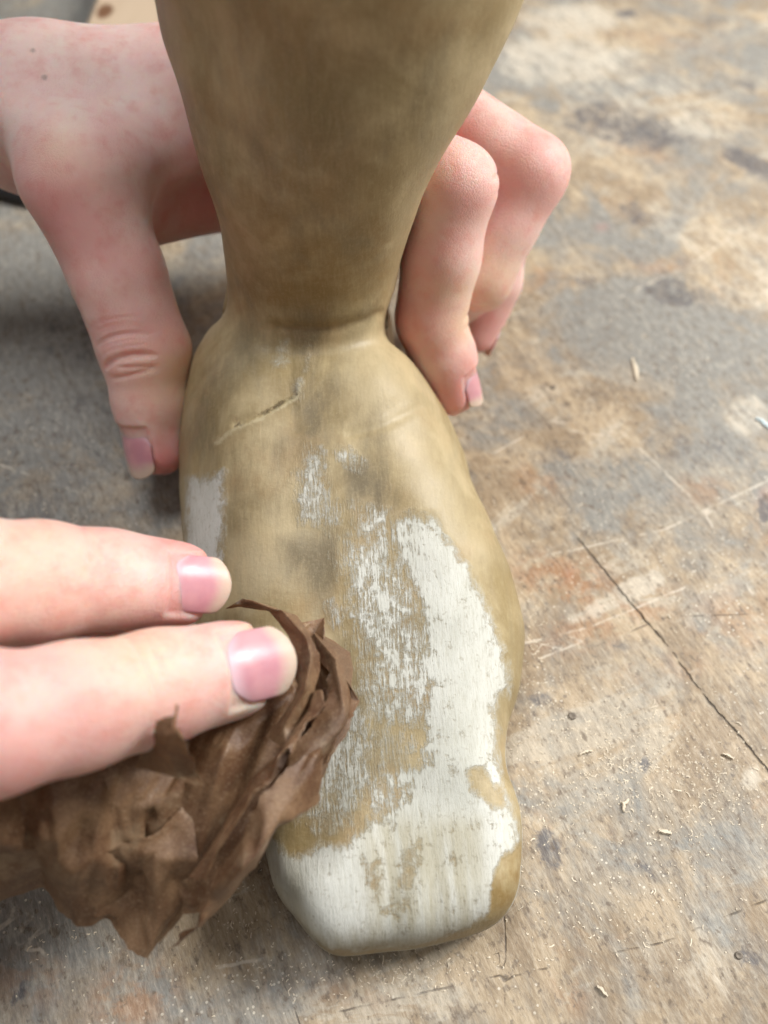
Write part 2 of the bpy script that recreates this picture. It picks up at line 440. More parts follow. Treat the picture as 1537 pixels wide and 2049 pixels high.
def poly_sdf(X, Y, P):
    """positive inside"""
    D = np.full(X.shape, 1e9); ins = np.zeros(X.shape, bool)
    for i in range(len(P)):
        x0, y0 = P[i-1]; x1, y1 = P[i]
        dx, dy = x1-x0, y1-y0
        t = np.clip(((X-x0)*dx+(Y-y0)*dy)/(dx*dx+dy*dy+1e-12), 0, 1)
        D = np.minimum(D, np.hypot(X-x0-t*dx, Y-y0-t*dy))
        c = ((y0 > Y) != (y1 > Y))
        if abs(dy) > 1e-12:
            ins ^= c & (X < (Y-y0)*dx/dy+x0)
    return np.where(ins, D, -D)

LEG_L = [(315, -60), (322, 0), (355, 110), (387, 230), (415, 320), (438, 400), (452, 480), (458, 560), (462, 620)]
LEG_R = [(1056, -60), (1033, 0), (985, 105), (905, 250), (862, 335), (833, 400), (808, 480), (794, 560), (766, 632)]
def leg_profile():
    rows = []
    for (ul, v), (ur, vr) in zip(LEG_L, LEG_R):
        v = (v+vr)/2
        cy = 16.4 if v > 300 else 16.4+(300-v)/300*1.1
        pl, pr = at_y(ul, v, cy), at_y(ur, v, cy)
        rows.append((pl[2], (pl[0]+pr[0])/2, (pr[0]-pl[0])/2, cy))
    rows.sort()
    return np.array(rows)

def foot_material():
    M = Mat('primed_wood_filler')
    obj = M.coords()
    st = M.rotscale(math.radians(-4), (1, 0.13, 0.16))   # streaks along the foot
    st2 = M.rotscale(math.radians(6), (1, 0.30, 0.4))
    big = M.noise(obj, 42, 5, 0.6, 0.5)
    mid = M.noise(st2, 130, 6, 0.65, 0.4)
    fine = M.noise(st, 2600, 4, 0.8)
    fine2 = M.noise(st, 1300, 5, 0.75)
    blot = M.noise(obj, 330, 7, 0.75, 0.3)
    tan = srgb(186, 168, 130); olive = srgb(150, 131, 92); warm = srgb(170, 143, 102); grey = srgb(154, 142, 114)
    c = M.mix(M.step(big, 0.38, 0.62), tan, olive)
    c = M.mix(M.math('MULTIPLY', M.step(M.noise(obj, 65, 4), 0.5, 0.68), 0.55), c, warm)
    c = M.mix(M.math('MULTIPLY', M.step(mid, 0.48, 0.68), 0.5), c, grey)
    c = M.mix(M.math('MULTIPLY', M.attr('pale'), 0.65), c, srgb(192, 176, 144))
    c = M.mix(M.math('MULTIPLY', M.attr('smut_crease_shade'), M.step(mid, 0.3, 0.6)), c, srgb(104, 91, 66))
    c = M.mix(M.math('MULTIPLY', M.attr('amber'), M.step(M.noise(obj, 200, 4), 0.3, 0.6)), c, srgb(138, 110, 62))
    c = M.mix(M.math('MULTIPLY', M.math('SUBTRACT', fine2, 0.5), 0.8, clamp=True), c, srgb(208, 194, 158))
    c = M.mix(M.math('MULTIPLY', M.math('SUBTRACT', 0.5, fine2), 0.5, clamp=True), c, srgb(96, 82, 58))
    c = M.mix(M.math('MULTIPLY', M.math('SUBTRACT', 0.45, blot), 0.9, clamp=True), c, srgb(88, 74, 52))
    c = M.mix(M.math('MULTIPLY', M.math('SUBTRACT', M.noise(obj, 1500, 5, 0.8), 0.5), 1.0, clamp=True), c, srgb(206, 190, 150))
    # primer: ragged islands where the filler has been rubbed through or not yet stained
    p = M.attr('primer'); sk = M.attr('streaky')
    edge = M.math('MULTIPLY', M.math('SUBTRACT', blot, 0.5), 2.0)
    edge2 = M.math('MULTIPLY', M.math('SUBTRACT', M.noise(st2, 150, 5, 0.7), 0.5), 1.2)
    strk = M.math('ADD', M.math('MULTIPLY', M.math('SUBTRACT', fine2, 0.5), 1.5), M.math('MULTIPLY', M.math('SUBTRACT', fine, 0.5), 0.7))
    strk = M.math('MULTIPLY', strk, sk)
    pm = M.math('ADD', M.math('ADD', p, edge), M.math('ADD', edge2, strk))
    pm = M.math('MULTIPLY', pm, M.step(p, 0.02, 0.2))
    cover = M.math('ADD', M.math('MULTIPLY', M.step(pm, 0.10, 0.75), 0.50), M.math('MULTIPLY', M.step(pm, 0.50, 0.80), 0.44))
    wht = M.mix(M.step(M.noise(st2, 90, 5), 0.35, 0.65), srgb(214, 214, 206), srgb(196, 196, 186))
    wht = M.mix(M.math('MULTIPLY', M.attr('greyed'), M.step(M.noise(st, 500, 4), 0.25, 0.6)), wht, srgb(172, 165, 142))
    wht = M.mix(M.math('MULTIPLY', M.math('SUBTRACT', 0.52, fine), 1.8, clamp=True), wht, srgb(150, 142, 116))
    wht = M.mix(M.math('MULTIPLY', M.step(M.noise(obj, 900, 3, 0.6), 0.60, 0.70), 0.35), wht, srgb(140, 130, 108))
    c = M.mix(cover, c, wht)
    # filled crack: pale ridge with a dark line above it
    wob = M.math('MULTIPLY', M.math('SUBTRACT', M.noise(obj, 700, 5, 0.75), 0.5), 26.0)
    ck = M.math('ADD', M.attr('crackpale'), wob)
    c = M.mix(M.math('MULTIPLY', M.math('SUBTRACT', 1, M.step(ck, 0.0, 6.5)), 0.55), c, srgb(206, 194, 160))
    cd = M.math('ADD', M.attr('crackdark'), M.math('MULTIPLY', wob, 0.8))
    cdm = M.math('MULTIPLY', M.math('SUBTRACT', 1, M.step(cd, 0.0, 6.0)), M.step(M.noise(obj, 300, 4), 0.4, 0.6))
    c = M.mix(M.math('MULTIPLY', cdm, 0.7), c, srgb(78, 64, 44))
    M.link(c, M.b.inputs['Base Color'])
    M.link(M.math('ADD', M.math('ADD', 0.35, M.math('MULTIPLY', blot, 0.2)), M.math('MULTIPLY', cover, 0.26)), M.b.inputs['Roughness'])
    M.b.inputs['Specular IOR Level'].default_value = 0.38
    h = M.math('MULTIPLY', M.math('ADD', M.math('MULTIPLY', fine, 0.5), M.math('MULTIPLY', fine2, 0.6)), M.math('ADD', 0.25, M.math('MULTIPLY', M.step(p, 0, 0.3), 0.75)))
    h = M.math('ADD', h, M.math('MULTIPLY', cover, 0.9))
    h = M.math('ADD', h, M.math('MULTIPLY', M.noise(obj, 1400, 3), 0.3))
    h = M.math('SUBTRACT', h, M.math('MULTIPLY', cdm, 1.6))
    M.link(M.bump(h, 0.00022, 0.9), M.b.inputs['Normal'])
    return M.m

def smooth_poly_field(U, V_, polys, soft=26.0):
    out = np.zeros(U.shape)
    for poly, amt in polys:
        d = poly_sdf(U, V_, np.array(poly, float))
        out = np.maximum(out, amt*smooth01(0.5+d/soft))
    return out

def carved_leg():
    P = outline()
    h = 0.075
    lo = (-6.2, 0.6, -0.1); hi = (6.2, 23.5, 26)
    # 2D fields for the foot
    fl = Field((-6.2, 0.6, -0.12), (4.6, 23.5, 8.4), h)
    xs = fl.lo[0]+h*np.arange(fl.n[0]); ys = fl.lo[1]+h*np.arange(fl.n[1]); zs = fl.lo[2]+h*np.arange(fl.n[2])
    X, Y = np.meshgrid(xs, ys, indexing='ij')
    d = poly_sdf(X, Y, P)
    Hy = np.interp(Y, [1.5, 2.4, 3.4, 4.6, 6.0, 8.0, 10.0, 12.0, 13.5, 15, 18, 21], [1.75, 2.0, 2.25, 2.35, 2.65, 3.25, 3.95, 4.65, 5.1, 5.4, 5.2, 4.6])
    ker = np.ones(9)/9
    r = np.interp(Y, [2, 4, 5.5, 8, 11, 14, 18, 21], [0.75, 0.85, 1.3, 2.0, 2.5, 2.6, 2.4, 2.0])
    xc = np.interp(Y, [2, 6, 10, 14], [0.2, -0.1, -0.9, -1.6])
    ridge = 0.05*np.exp(-((X-xc-0.1)/0.5)**2)*np.exp(-((Y-9)/4)**2)
    toe = -0.06*np.exp(-((X-0.16)/0.20)**2)*np.exp(-((Y-3.2)/1.1)**2)-0.05*np.exp(-((X-0.95)/0.15)**2)*np.exp(-((Y-3.0)/1.0)**2)
    hol = -0.18*np.exp(-((X-0.35)/0.9)**2-((Y-5.2)/1.0)**2)
    Hh = Hy+ridge+toe+hol-0.035*np.clip(np.abs(X-xc), 0, 3)**2
    q = np.clip((r-d)/r, 0, None)
    p = np.interp(Y, [2, 4, 6, 10, 21], [3.0, 2.9, 2.3, 2.1, 2.1])
    Z = zs[None, None, :]
    zw = ZW
    up = np.clip((Z-zw), 0, None)/(Hh-zw)[:, :, None]
    dn = np.clip((zw-Z), 0, None)/zw
    zz = np.where(Z > zw, up, dn)
    pp = np.where(Z > zw, p[:, :, None], 3.2)
    qq = q[:, :, None]
    qq = np.where(Z > zw, qq, np.clip(1+(qq-1)*r[:, :, None]/0.75, 0, None))
    f = ((qq**pp+zz**pp)**(1/pp)-1)*np.clip(Hh-zw, 0.8, 2.0)[:, :, None]*0.8
    f = np.minimum(f, BIG*2)
    # leg on the same grid, continued above on its own by a taller grid
    prof = leg_profile()
    zt = fl.lo[2]+h*np.arange(int((26.2-fl.lo[2])/h)+1)
    F = np.full((fl.n[0], fl.n[1], len(zt)), 2.0, np.float32)
    F[:, :, :fl.n[2]] = f
    xs2 = xs
    zk, cx, rx, cy = prof.T
    top = [(15.5, cx[-1], rx[-1]+0.75, 18.0), (20, cx[-1]-0.1, rx[-1]+1.1, 18.3), (25, cx[-1]-0.1, rx[-1]+0.6, 18.3)]
    bot = [(0.5, cx[0], rx[0]*0.86, 16.9), (2.6, cx[0], rx[0]*0.93, 16.8)]
    allr = sorted(bot+[tuple(t) for t in prof if t[0] > 3.2]+top)
    allr = np.array(allr)
    k5 = np.exp(-np.linspace(-2, 2, 21)**2); k5 /= k5.sum()
    def ip(j):
        a = np.interp(zt, allr[:, 0], allr[:, j]); b = np.pad(a, 10, mode='edge')
        return np.convolve(b, k5, 'valid')
    CX, RX, CY = ip(1), ip(2), ip(3)
    RY = RX*1.0
    # shin slightly flattened in front
    XX = X[:, :, None]; YY = Y[:, :, None]
    dx = np.abs(XX-CX)/RX; dy = (YY-CY)/RY
    dyf = np.where(dy < 0, dy*1.0, dy*0.95)
    g = ((dx**2.15+np.abs(dyf)**2.15)**(1/2.15)-1)*RX*0.92
    g = np.maximum(g, zt-25.0)
    kk = np.where(YY < CY, 0.42, 0.9).astype(np.float32)
    F = smin(F, g.astype(np.float32), kk)
    # pad so that the sole and the top cap close
    F[:, :, 0] = 1.0
    F = np.maximum(F, (0.0-(zt+0.02))[None, None, :].astype(np.float32))
    # a margin at the sides of the grid for the calf, which is wider than the foot
    V, Q = surface_nets(F, fl.lo, h, 3)
    # hand-shaped unevenness
    N = normals(V, Q)
    def wob(V, s, seed):
        r_ = np.random.default_rng(seed); a = np.zeros(len(V))
        for _ in range(7):
            k = r_.normal(size=3)*s; a += np.sin(V@k+r_.uniform(0, 6.28))
        return a/7
    disp = 0.045*wob(V, 1.3, 3)+0.020*wob(V, 3.6, 5)
    disp *= smooth01(V[:, 2]/0.6)
    U, Vp = project(V)
    # crease round the front of the ankle, and small dents seen on the instep
    def pd(line): return polyline_dist(U, Vp, line)
    view = np.stack([-V[:, 0], -V[:, 1], HC-V[:, 2]], 1); view /= np.linalg.norm(view, axis=1)[:, None]
    front = smooth01(((N*view).sum(1)-0.02)/0.15)
    crease = pd([(560, 655), (620, 660), (690, 655), (740, 640), (762, 628)])
    disp -= front*0.07*np.exp(-(crease/9)**2)
    disp += front*0.05*np.exp(-(pd([(540, 632), (640, 640), (720, 622)])/16)**2)
    ckl = [(432, 888), (470, 858), (505, 845), (545, 825), (575, 806), (597, 792), (600, 770)]
    disp += front*0.035*np.exp(-(pd(ckl)/7)**2)
    disp -= front*0.05*np.exp(-(pd([(470, 848), (520, 832), (590, 786)])/6)**2)
    disp -= front*0.05*np.exp(-(pd([(700, 868), (770, 850), (840, 815)])/10)**2)
    disp -= front*0.03*np.exp(-(pd([(580, 680), (583, 780), (590, 860)])/10)**2)
    V = V+N*disp[:, None]
    V = laplace(V, Q, 1)
    U, Vp = project(V)
    # stain, primer, painted rim light and crease shade on the surface
    prim = [([(775, 1045), (830, 1025), (862, 1052), (900, 1100), (940, 1140), (965, 1190), (985, 1240), (1012, 1320), (1020, 1370), (1000, 1440), (990, 1500), (1000, 1540), (1020, 1600),
              (1038, 1680), (1040, 1715), (1005, 1760), (985, 1830), (900, 1880), (700, 1912), (640, 1900), (575, 1850), (528, 1760), (520, 1680), (535, 1640),
              (560, 1700), (590, 1720), (640, 1690), (680, 1700), (720, 1660), (760, 1640), (820, 1600), (835, 1540), (850, 1470), (855, 1400), (850, 1300), (840, 1200), (800, 1120)], 1.0),
            ([(610, 890), (650, 900), (655, 960), (685, 1030), (680, 1055), (600, 1045), (590, 1000), (600, 960), (580, 965)], 0.66),
            ([(660, 900), (700, 895), (735, 930), (720, 945), (690, 930)], 0.50),
            ([(375, 960), (420, 955), (448, 945), (442, 1140), (400, 1150), (370, 1080)], 0.95),
            ([(850, 1028), (868, 1032), (876, 1060), (856, 1058)], 0.98), ([(890, 1080), (912, 1104), (900, 1112)], 0.95),
            ([(722, 1360), (790, 1340), (850, 1330), (850, 1440), (835, 1560), (760, 1560), (640, 1580), (650, 1480), (690, 1430)], 0.62),
            ([(700, 1120), (800, 1120), (845, 1200), (850, 1330), (790, 1340), (745, 1290), (725, 1200)], 0.60),
            ([(690, 1000), (780, 1020), (800, 1110), (730, 1130)], 0.56), ([(640, 1380), (720, 1360), (735, 1570), (610, 1620)], 0.5), ([(560, 1580), (700, 1570), (660, 1640), (590, 1650)], 0.42),
            ([(650, 1210), (665, 1200), (690, 1240), (670, 1255)], 0.6), ([(690, 1215), (722, 1210), (720, 1255), (698, 1255)], 0.62),
            ([(550, 690), (578, 682), (578, 730), (545, 735)], 0.50), ([(588, 768), (602, 762), (600, 800), (586, 800)], 0.62),
            ([(775, 805), (792, 803), (792, 815), (778, 816)], 0.55), ([(612, 695), (624, 692), (622, 740), (612, 740)], 0.45)]
    primer = smooth_poly_field(U, Vp, prim, 46)*front
    lefts = smooth_poly_field(U, Vp, [([(660, 1060), (800, 1080), (860, 1240), (870, 1480), (850, 1610), (640, 1660), (600, 1600), (700, 1400), (700, 1200)], .60)], 90)*front
    primer = np.maximum(primer*0.97, lefts)
    holes = smooth_poly_field(U, Vp, [([(935, 1530), (965, 1535), (1000, 1580), (1012, 1610), (985, 1620), (940, 1580)], .85), ([(990, 1390), (1012, 1380), (1012, 1450), (985, 1440)], .55),
                                      ([(1000, 1715), (1050, 1690), (1060, 1780), (1000, 1830), (980, 1830), (985, 1770)], 1.0),
                                      ([(930, 1630), (1000, 1640), (990, 1670), (940, 1660)], .35),
                                      ([(718, 1725), (800, 1715), (840, 1740), (810, 1850), (750, 1830)], .36),
                                      ([(740, 1440), (860, 1440), (870, 1530), (740, 1560)], .28), ([(770, 1640), (840, 1640), (850, 1870), (790, 1870)], .2)], 24)*front
    primer = np.clip(primer-holes, 0, 1)
    # underside and hidden faces of the toe block keep their primer
    hid = (1-front)*smooth01((7.2-V[:, 1])/1.0)
    primer = np.maximum(primer, hid*0.85)
    streaky = smooth_poly_field(U, Vp, [([(580, 860), (760, 880), (880, 1100), (870, 1650), (560, 1700), (600, 1300), (560, 1000)], 1.0), ([(520, 1600), (1040, 1600), (1050, 1900), (520, 1900)], 0.3)], 60)
    streaky = np.maximum(streaky, 0.18)
    greyed = smooth_poly_field(U, Vp, [([(720, 1640), (960, 1640), (980, 1870), (740, 1880)], 0.75), ([(540, 1870), (620, 1860), (900, 1880), (990, 1800), (1000, 1860), (700, 1930)], 0.7),
                                       ([(500, 1640), (560, 1660), (590, 1740), (650, 1890), (620, 1920), (500, 1800)], 0.65),
                                       ([(560, 880), (740, 880), (740, 1100), (560, 1060)], 0.35)], 60)
    smut_crease_shade = smooth_poly_field(U, Vp, [([(660, 930), (760, 900), (810, 1010), (760, 1030), (700, 1000)], .9), ([(560, 1080), (700, 1060), (700, 1160), (640, 1200), (580, 1150)], .8),
                                     ([(640, 1200), (720, 1180), (760, 1300), (740, 1380), (690, 1340)], .6), ([(560, 1600), (700, 1620), (640, 1700), (570, 1690)], .35),
                                     ([(560, 620), (760, 600), (765, 660), (560, 680)], .6), ([(590, 660), (650, 660), (690, 900), (600, 880)], .85), ([(470, 560), (520, 560), (520, 760), (470, 700)], .5), ([(380, 760), (470, 720), (430, 900), (370, 900)], .5), ([(690, 820), (760, 800), (800, 900), (720, 920)], .55),  # ankle patch paints crease shade into the colour, the others are smears
                                     ([(440, 900), (600, 850), (650, 880), (600, 1040), (460, 1060)], .45), ([(660, 440), (780, 440), (760, 540), (670, 500)], .4),
                                     ([(740, 60), (820, 60), (800, 130), (730, 110)], .6), ([(560, 100), (640, 60), (720, 330), (620, 380)], .4), ([(790, 160), (900, 60), (830, 280), (760, 320)], .45), ([(470, 230), (530, 240), (560, 430), (500, 440)], .4), ([(600, 400), (700, 360), (640, 560), (560, 560)], .4), ([(650, 1390), (760, 1380), (820, 1540), (700, 1600), (640, 1540)], .55), ([(760, 1180), (830, 1240), (820, 1330), (760, 1300)], .5)], 70)*front
    pale = smooth_poly_field(U, Vp, [([(780, 700), (860, 820), (930, 980), (1000, 1120), (950, 1130), (860, 1000), (760, 880), (700, 800)], .8), ([(690, 660), (770, 660), (800, 720), (700, 780)], .6),
                                     ([(900, 150), (1010, 60), (1035, 0), (800, 560), (770, 600), (760, 500)], .6), ([(470, 1100), (560, 1080), (600, 1180), (500, 1220)], .5)], 90)  # long leg strip paints the right rim light into the colour
    amber = smooth_poly_field(U, Vp, [([(1000, 1715), (1050, 1690), (1060, 1780), (1000, 1830), (980, 1830), (985, 1770)], .9), ([(560, 1600), (800, 1600), (700, 1700), (560, 1720)], .25),
                                      ([(470, 540), (780, 420), (780, 600), (480, 620)], .45), ([(718, 1725), (750, 1720), (750, 1850), (735, 1850)], .8), ([(450, 350), (600, 350), (600, 600), (470, 600)], .35)], 50)
    A = dict(primer=primer, streaky=streaky, greyed=greyed, smut_crease_shade=smut_crease_shade, pale=pale, amber=amber,
             crackpale=np.where(front > .3, pd_safe(U, Vp, ckl), 99), crackdark=np.where(front > .3, pd_safe(U, Vp, [(470, 852), (505, 839), (545, 818), (590, 790)]), 99))
    root = empty('carved_leg')
    tag(root, 'carved wooden foot and leg, tan filler with ragged white primer over the toes', 'carving')
    mat = foot_material()
    # the leg and the foot are two parts that meet at the ankle crease; one continuous skin
    Nn = normals(V, Q)
    cen = V[Q].mean(1)
    legf = cen[:, 2] > 4.55+0.12*(cen[:, 1]-15)
    for nm, m in (('leg', legf), ('foot', ~legf)):
        q = Q[m]; u, inv = np.unique(q, return_inverse=True)
        o = mesh_obj(nm, V[u], inv.reshape(-1, 4), mat, root, attrs={k: a[u] for k, a in A.items()})
        try: o.data.normals_split_custom_set_from_vertices([tuple(n) for n in Nn[u]])
        except Exception as e: print('normals', e)
def pd_safe(U, V, l): return polyline_dist(U, V, l)
carved_leg()

# ------------------------------------------------------------------ hands
def skin_material():
    M = Mat('skin')
    obj = M.coords()
    base = M.mix(M.step(M.noise(obj, 70, 4, 0.6), 0.35, 0.68), srgb(238, 211, 201), srgb(231, 194, 186))
    c = M.mix(M.math('MULTIPLY', M.attr('red'), 0.9), base, srgb(220, 136, 134))
    c = M.mix(M.math('MULTIPLY', M.attr('yellow'), 0.75), c, srgb(232, 206, 160))
    mot = M.step(M.noise(obj, 240, 4, 0.6), 0.45, 0.75)
    c = M.mix(M.math('MULTIPLY', mot, 0.32), c, srgb(214, 120, 108))
    c = M.mix(M.attr('mole'), c, srgb(120, 84, 70))
    M.link(c, M.b.inputs['Base Color'])
    M.link(M.math('ADD', 0.24, M.math('MULTIPLY', M.noise(obj, 300, 4), 0.24)), M.b.inputs['Roughness'])
    M.b.inputs['Specular IOR Level'].default_value = 0.45
    M.b.inputs['Subsurface Weight'].default_value = 1.0
    M.b.inputs['Subsurface Radius'].default_value = (1.0, 0.36, 0.22)
    M.b.inputs['Subsurface Scale'].default_value = 0.0035
    cells = M.voro(obj, 2600, 'DISTANCE_TO_EDGE')
    cells2 = M.voro(M.rotscale(0.5, (1, 0.45, 0.8)), 1500, 'DISTANCE_TO_EDGE')
    h = M.math('ADD', M.math('MULTIPLY', M.step(cells, 0, 0.25), 0.5), M.math('MULTIPLY', M.step(cells2, 0, 0.18), 0.6))
    h = M.math('ADD', h, M.math('MULTIPLY', M.noise(obj, 700, 4), 0.8))
    M.link(M.bump(h, 0.00010, 0.7), M.b.inputs['Normal'])
    return M.m
def nail_material():
    M = Mat('fingernail_plate')
    t = M.attr('along'); s = M.attr('across')
    obj = M.coords()
    pink = M.mix(M.step(M.noise(obj, 160, 3), 0.35, 0.65), srgb(214, 158, 164), srgb(202, 144, 154))
    c = M.mix(M.step(t, 0.24, 0.02), pink, srgb(224, 188, 196))
    curve = M.math('ADD', t, M.math('MULTIPLY', M.math('MULTIPLY', s, s), 0.12))
    curve = M.math('ADD', curve, M.math('MULTIPLY', M.math('SUBTRACT', M.noise(obj, 300, 3), 0.5), 0.08))
    c = M.mix(M.math('MULTIPLY', M.step(curve, 0.64, 0.92), 0.8), c, srgb(212, 196, 174))
    M.link(c, M.b.inputs['Base Color'])
    M.b.inputs['Roughness'].default_value = 0.32
    M.b.inputs['Subsurface Weight'].default_value = 0.5
    M.b.inputs['Subsurface Radius'].default_value = (1.0, 0.5, 0.4)
    M.b.inputs['Subsurface Scale'].default_value = 0.0012
    M.link(M.bump(M.noise(obj, 900, 3), 0.0001, 0.35), M.b.inputs['Normal'])
    return M.m
SKIN = skin_material(); NAIL = nail_material()

def unit(v): v = np.array(v, float); return v/np.linalg.norm(v)
def nail_frame(dip, tip, dorsal):
    a = unit(np.array(tip, float)-np.array(dip, float)); n = np.array(dorsal, float); n = unit(n-a*(n@a)); s = np.cross(a, n)
    return a, n, s

def build_hand(name, label, lo, hi, h, fingers, palm, nails, creases, spots, moles=(), kj=0.55):
    fd = Field(lo, hi, h)
    F = fd.new()
    for (a, b, ra, rb, k, flat, fs) in palm: fd.cone(F, a, b, ra, rb, k, flat, fs)
    G = None
    for pts, rad in fingers:
        f = fd.new(); fd.chain(f, pts, rad, 0.22)
        G = f if G is None else smin(G, f, 0.06)
        del f
    F = smin(F, G, kj)
    V, Q = surface_nets(F, fd.lo, h, 2); del F, G
    V, Q = subdivide(V, Q)
    N = normals(V, Q)
    disp = np.zeros(len(V))
    for (p, a, n, curv, depth, w, half) in creases:
        p = np.array(p, float); a = unit(a); n = unit(np.array(n)-a*(np.dot(n, a))); s = np.cross(a, n)
        D = V-p; t = D@a; ss = D@s; nn = D@n
        m = smooth01((nn+0.1)/0.5)*smooth01((half-np.abs(ss))/(0.35*half))*(np.linalg.norm(D, axis=1) < 2.2)
        disp -= depth*m*np.exp(-((t-curv*ss*ss)/w)**2)
    objs = []
    for (dip, tip, dorsal, r0, length, width, back, over, thick) in nails:
        a, n, s = nail_frame(dip, tip, dorsal); tipv = np.array(tip, float)
        # footprint: t from -back-length.. to 0 measured from the finger end
        end = tipv+a*r0
        D = V-end; t = D@a; ss = D@s; nn = D@n
        inn = smooth01((width+0.03-np.abs(ss))/0.07)*smooth01((t+back+length+0.05)/0.07)*smooth01((nn+r0*0.15)/0.2)*smooth01((0.35-t)/0.1)
        disp -= 0.05*inn*(np.linalg.norm(V-tipv, axis=1) < 2)
        rim = np.exp(-((np.abs(ss)-width-0.07)/0.08)**2)*smooth01((t+back+length+0.1)/0.1)*smooth01((nn)/0.2)*smooth01((-0.25-t)/0.2)
        rim += np.exp(-((t+back+length+0.1)/0.09)**2)*smooth01((width+0.06-np.abs(ss))/0.1)*smooth01(nn/0.2)
        disp += 0.012*rim*(np.linalg.norm(V-tipv, axis=1) < 2)
    r_ = np.random.default_rng(5)
    for _ in range(9):
        k = r_.normal(size=3)*2.4; disp += 0.006*np.sin(V@k+r_.uniform(0, 6.28))
    V = V+N*disp[:, None]
    V = laplace(V, Q, 1, 0.35)
    red = np.zeros(len(V)); yel = np.zeros(len(V)); mole = np.zeros(len(V))
    for (kind, p, r, amt) in spots:
        w = amt*np.exp(-(np.linalg.norm(V-np.array(p), axis=1)/r)**2)
        if kind == 'r': red = np.maximum(red, w)
        else: yel = np.maximum(yel, w)
    for (u, v, r) in moles:
        U_, V_ = project(V); mole = np.maximum(mole, 0.5*(1-smooth01((np.hypot(U_-u, (V_-v))-r)/4)))
    root = empty(name); tag(root, label, 'hand')
    mesh_obj('skin', V, Q, SKIN, root, attrs=dict(red=red, yellow=yel, mole=mole))
    for (dip, tip, dorsal, r0, length, width, back, over, thick) in nails:
        a, n, s = nail_frame(dip, tip, dorsal); end = np.array(tip, float)+a*r0
        nu, nv = 25, 33
        R = r0*thick
        vs, T, S = [], [], []
        for j in range(nv):
            tt = j/(nv-1)
            for i in range(nu):
                x = -1+2*i/(nu-1)
                # rounded plan: the free edge bows out, the root is rounded off
                ww = width*(1-0.16*max(0, (0.16-tt)/0.16)**2)*(1-0.10*max(0, (tt-0.75)/0.25)**2)
                rootc = 0.24*length*(x**4)*0.8+0.05*length*x*x
                tloc = -back-length+rootc+(length+over-rootc-0.16*length*x*x*(tt))*tt
                ph = x*ww/R
                lift = -0.13*length*tt*tt - 0.10*max(0, 1-tt*3)**2
                pos = end+a*tloc+s*(R*math.sin(ph))+n*(R*math.cos(ph)-R+r0+0.0+lift*0.45)
                vs.append(pos); T.append(tt); S.append(x)
        vs = np.array(vs); k = len(vs)
        low = vs-n*0.045
        g = np.arange(k).reshape(nv, nu)
        top = np.stack([g[:-1, :-1], g[:-1, 1:], g[1:, 1:], g[1:, :-1]], -1).reshape(-1, 4)
        botq = top[:, ::-1]+k
        ring = np.concatenate([g[0, :], g[1:, -1], g[-1, -2::-1], g[-2:0:-1, 0]])
        side = np.stack([ring, ring+k, np.roll(ring, -1)+k, np.roll(ring, -1)], 1)
        mesh_obj('fingernail', np.concatenate([vs, low]), np.concatenate([top, botq, side]), NAIL, root,
                 attrs=dict(along=np.array(T+T), across=np.array(S+S)))
    return root

# --- the left hand, behind the ankle
wr = np.array([-8.9, 20.4, 7.15])
mcp_t = at(163, 370, 7.2); ip_t = at(290, 700, 3.9); tip_t = at(312, 892, 1.9)
i_pip = at(908, 372, 7.3); i_dip = at(862, 640, 4.3); i_tip = at(908, 778, 2.6)
m_pip = at(1062, 345, 6.6); m_dip = at(960, 560, 4.5); m_tip = at(905, 640, 2.6)+np.array([0, .6, 0])
r_pip = at(1015, 420, 4.9)+np.array([0, 0.6, 0]); r_dip = at(995, 560, 2.9); r_tip = at(955, 668, 1.5)
l_pip = np.array([2.4, 21.3, 4.4]); l_dip = np.array([2.2, 20.6, 2.6]); l_tip = np.array([1.5, 20.0, 1.3])
i_mcp = np.array([-2.2, 20.6, 7.6]); m_mcp = np.array([-1.0, 22.3, 7.9]); r_mcp = np.array([-0.8, 23.3, 6.9]); l_mcp = np.array([-1.2, 23.8, 5.6])
elbow = at(-420, 180, 7.8)+np.array([0, 0.6, 0])
fin = [([mcp_t, (mcp_t+ip_t)/2+np.array([.05, 0, 0]), ip_t, (ip_t+tip_t)/2, tip_t], [1.30, 1.12, 1.12, 0.95, 0.80]),
       ([i_mcp, i_pip, (i_pip+i_dip)/2, i_dip, (i_dip+i_tip)/2, i_tip], [1.05, 0.97, 0.93, 0.88, 0.82, 0.71]),
       ([m_mcp, m_pip, (m_pip+m_dip)/2, m_dip, m_tip], [1.05, 0.93, 0.84, 0.78, 0.66]),
       ([r_mcp, r_pip, r_dip, r_tip], [1.0, 0.84, 0.72, 0.62]),
       ([l_mcp, l_pip, l_dip, l_tip], [0.9, 0.72, 0.64, 0.56])]
up = (0, 0, 1)
palm = [(elbow, wr+np.array([0, 0, .45]), 1.7, 1.5, 0.8, up, 0.9),
        (np.array([-8.3, 20.2, 7.75]), mcp_t+np.array([-0.1, 0.6, 0.1]), 1.35, 1.32, 1.2, None, 1),
        (wr+np.array([-1.5, -.4, 1.35]), mcp_t+np.array([-.1, 0.1, 1.0]), 0.3, 0.36, 0.8, None, 1),
        (wr, i_mcp, 1.65, 1.1, 1.0, None, 1), (wr, m_mcp, 1.55, 1.1, 1.0, None, 1),
        (np.array([-6.6, 21.0, 6.4]), r_mcp, 1.4, 1.15, 1.0, None, 1), (np.array([-6.4, 21.3, 6.0]), l_mcp, 1.3, 1.1, 1.0, None, 1),
        (mcp_t+np.array([0.6, 1.0, 0.0]), at(400, 330, 6.6)+np.array([0, 1.2, 0]), 0.95, 0.85, 0.9, None, 1),
        (mcp_t+np.array([0.6, 1.6, -1.9]), at(440, 455, 4.5)+np.array([0, 1.2, 0]), 0.9, 0.8, 0.9, None, 1)]
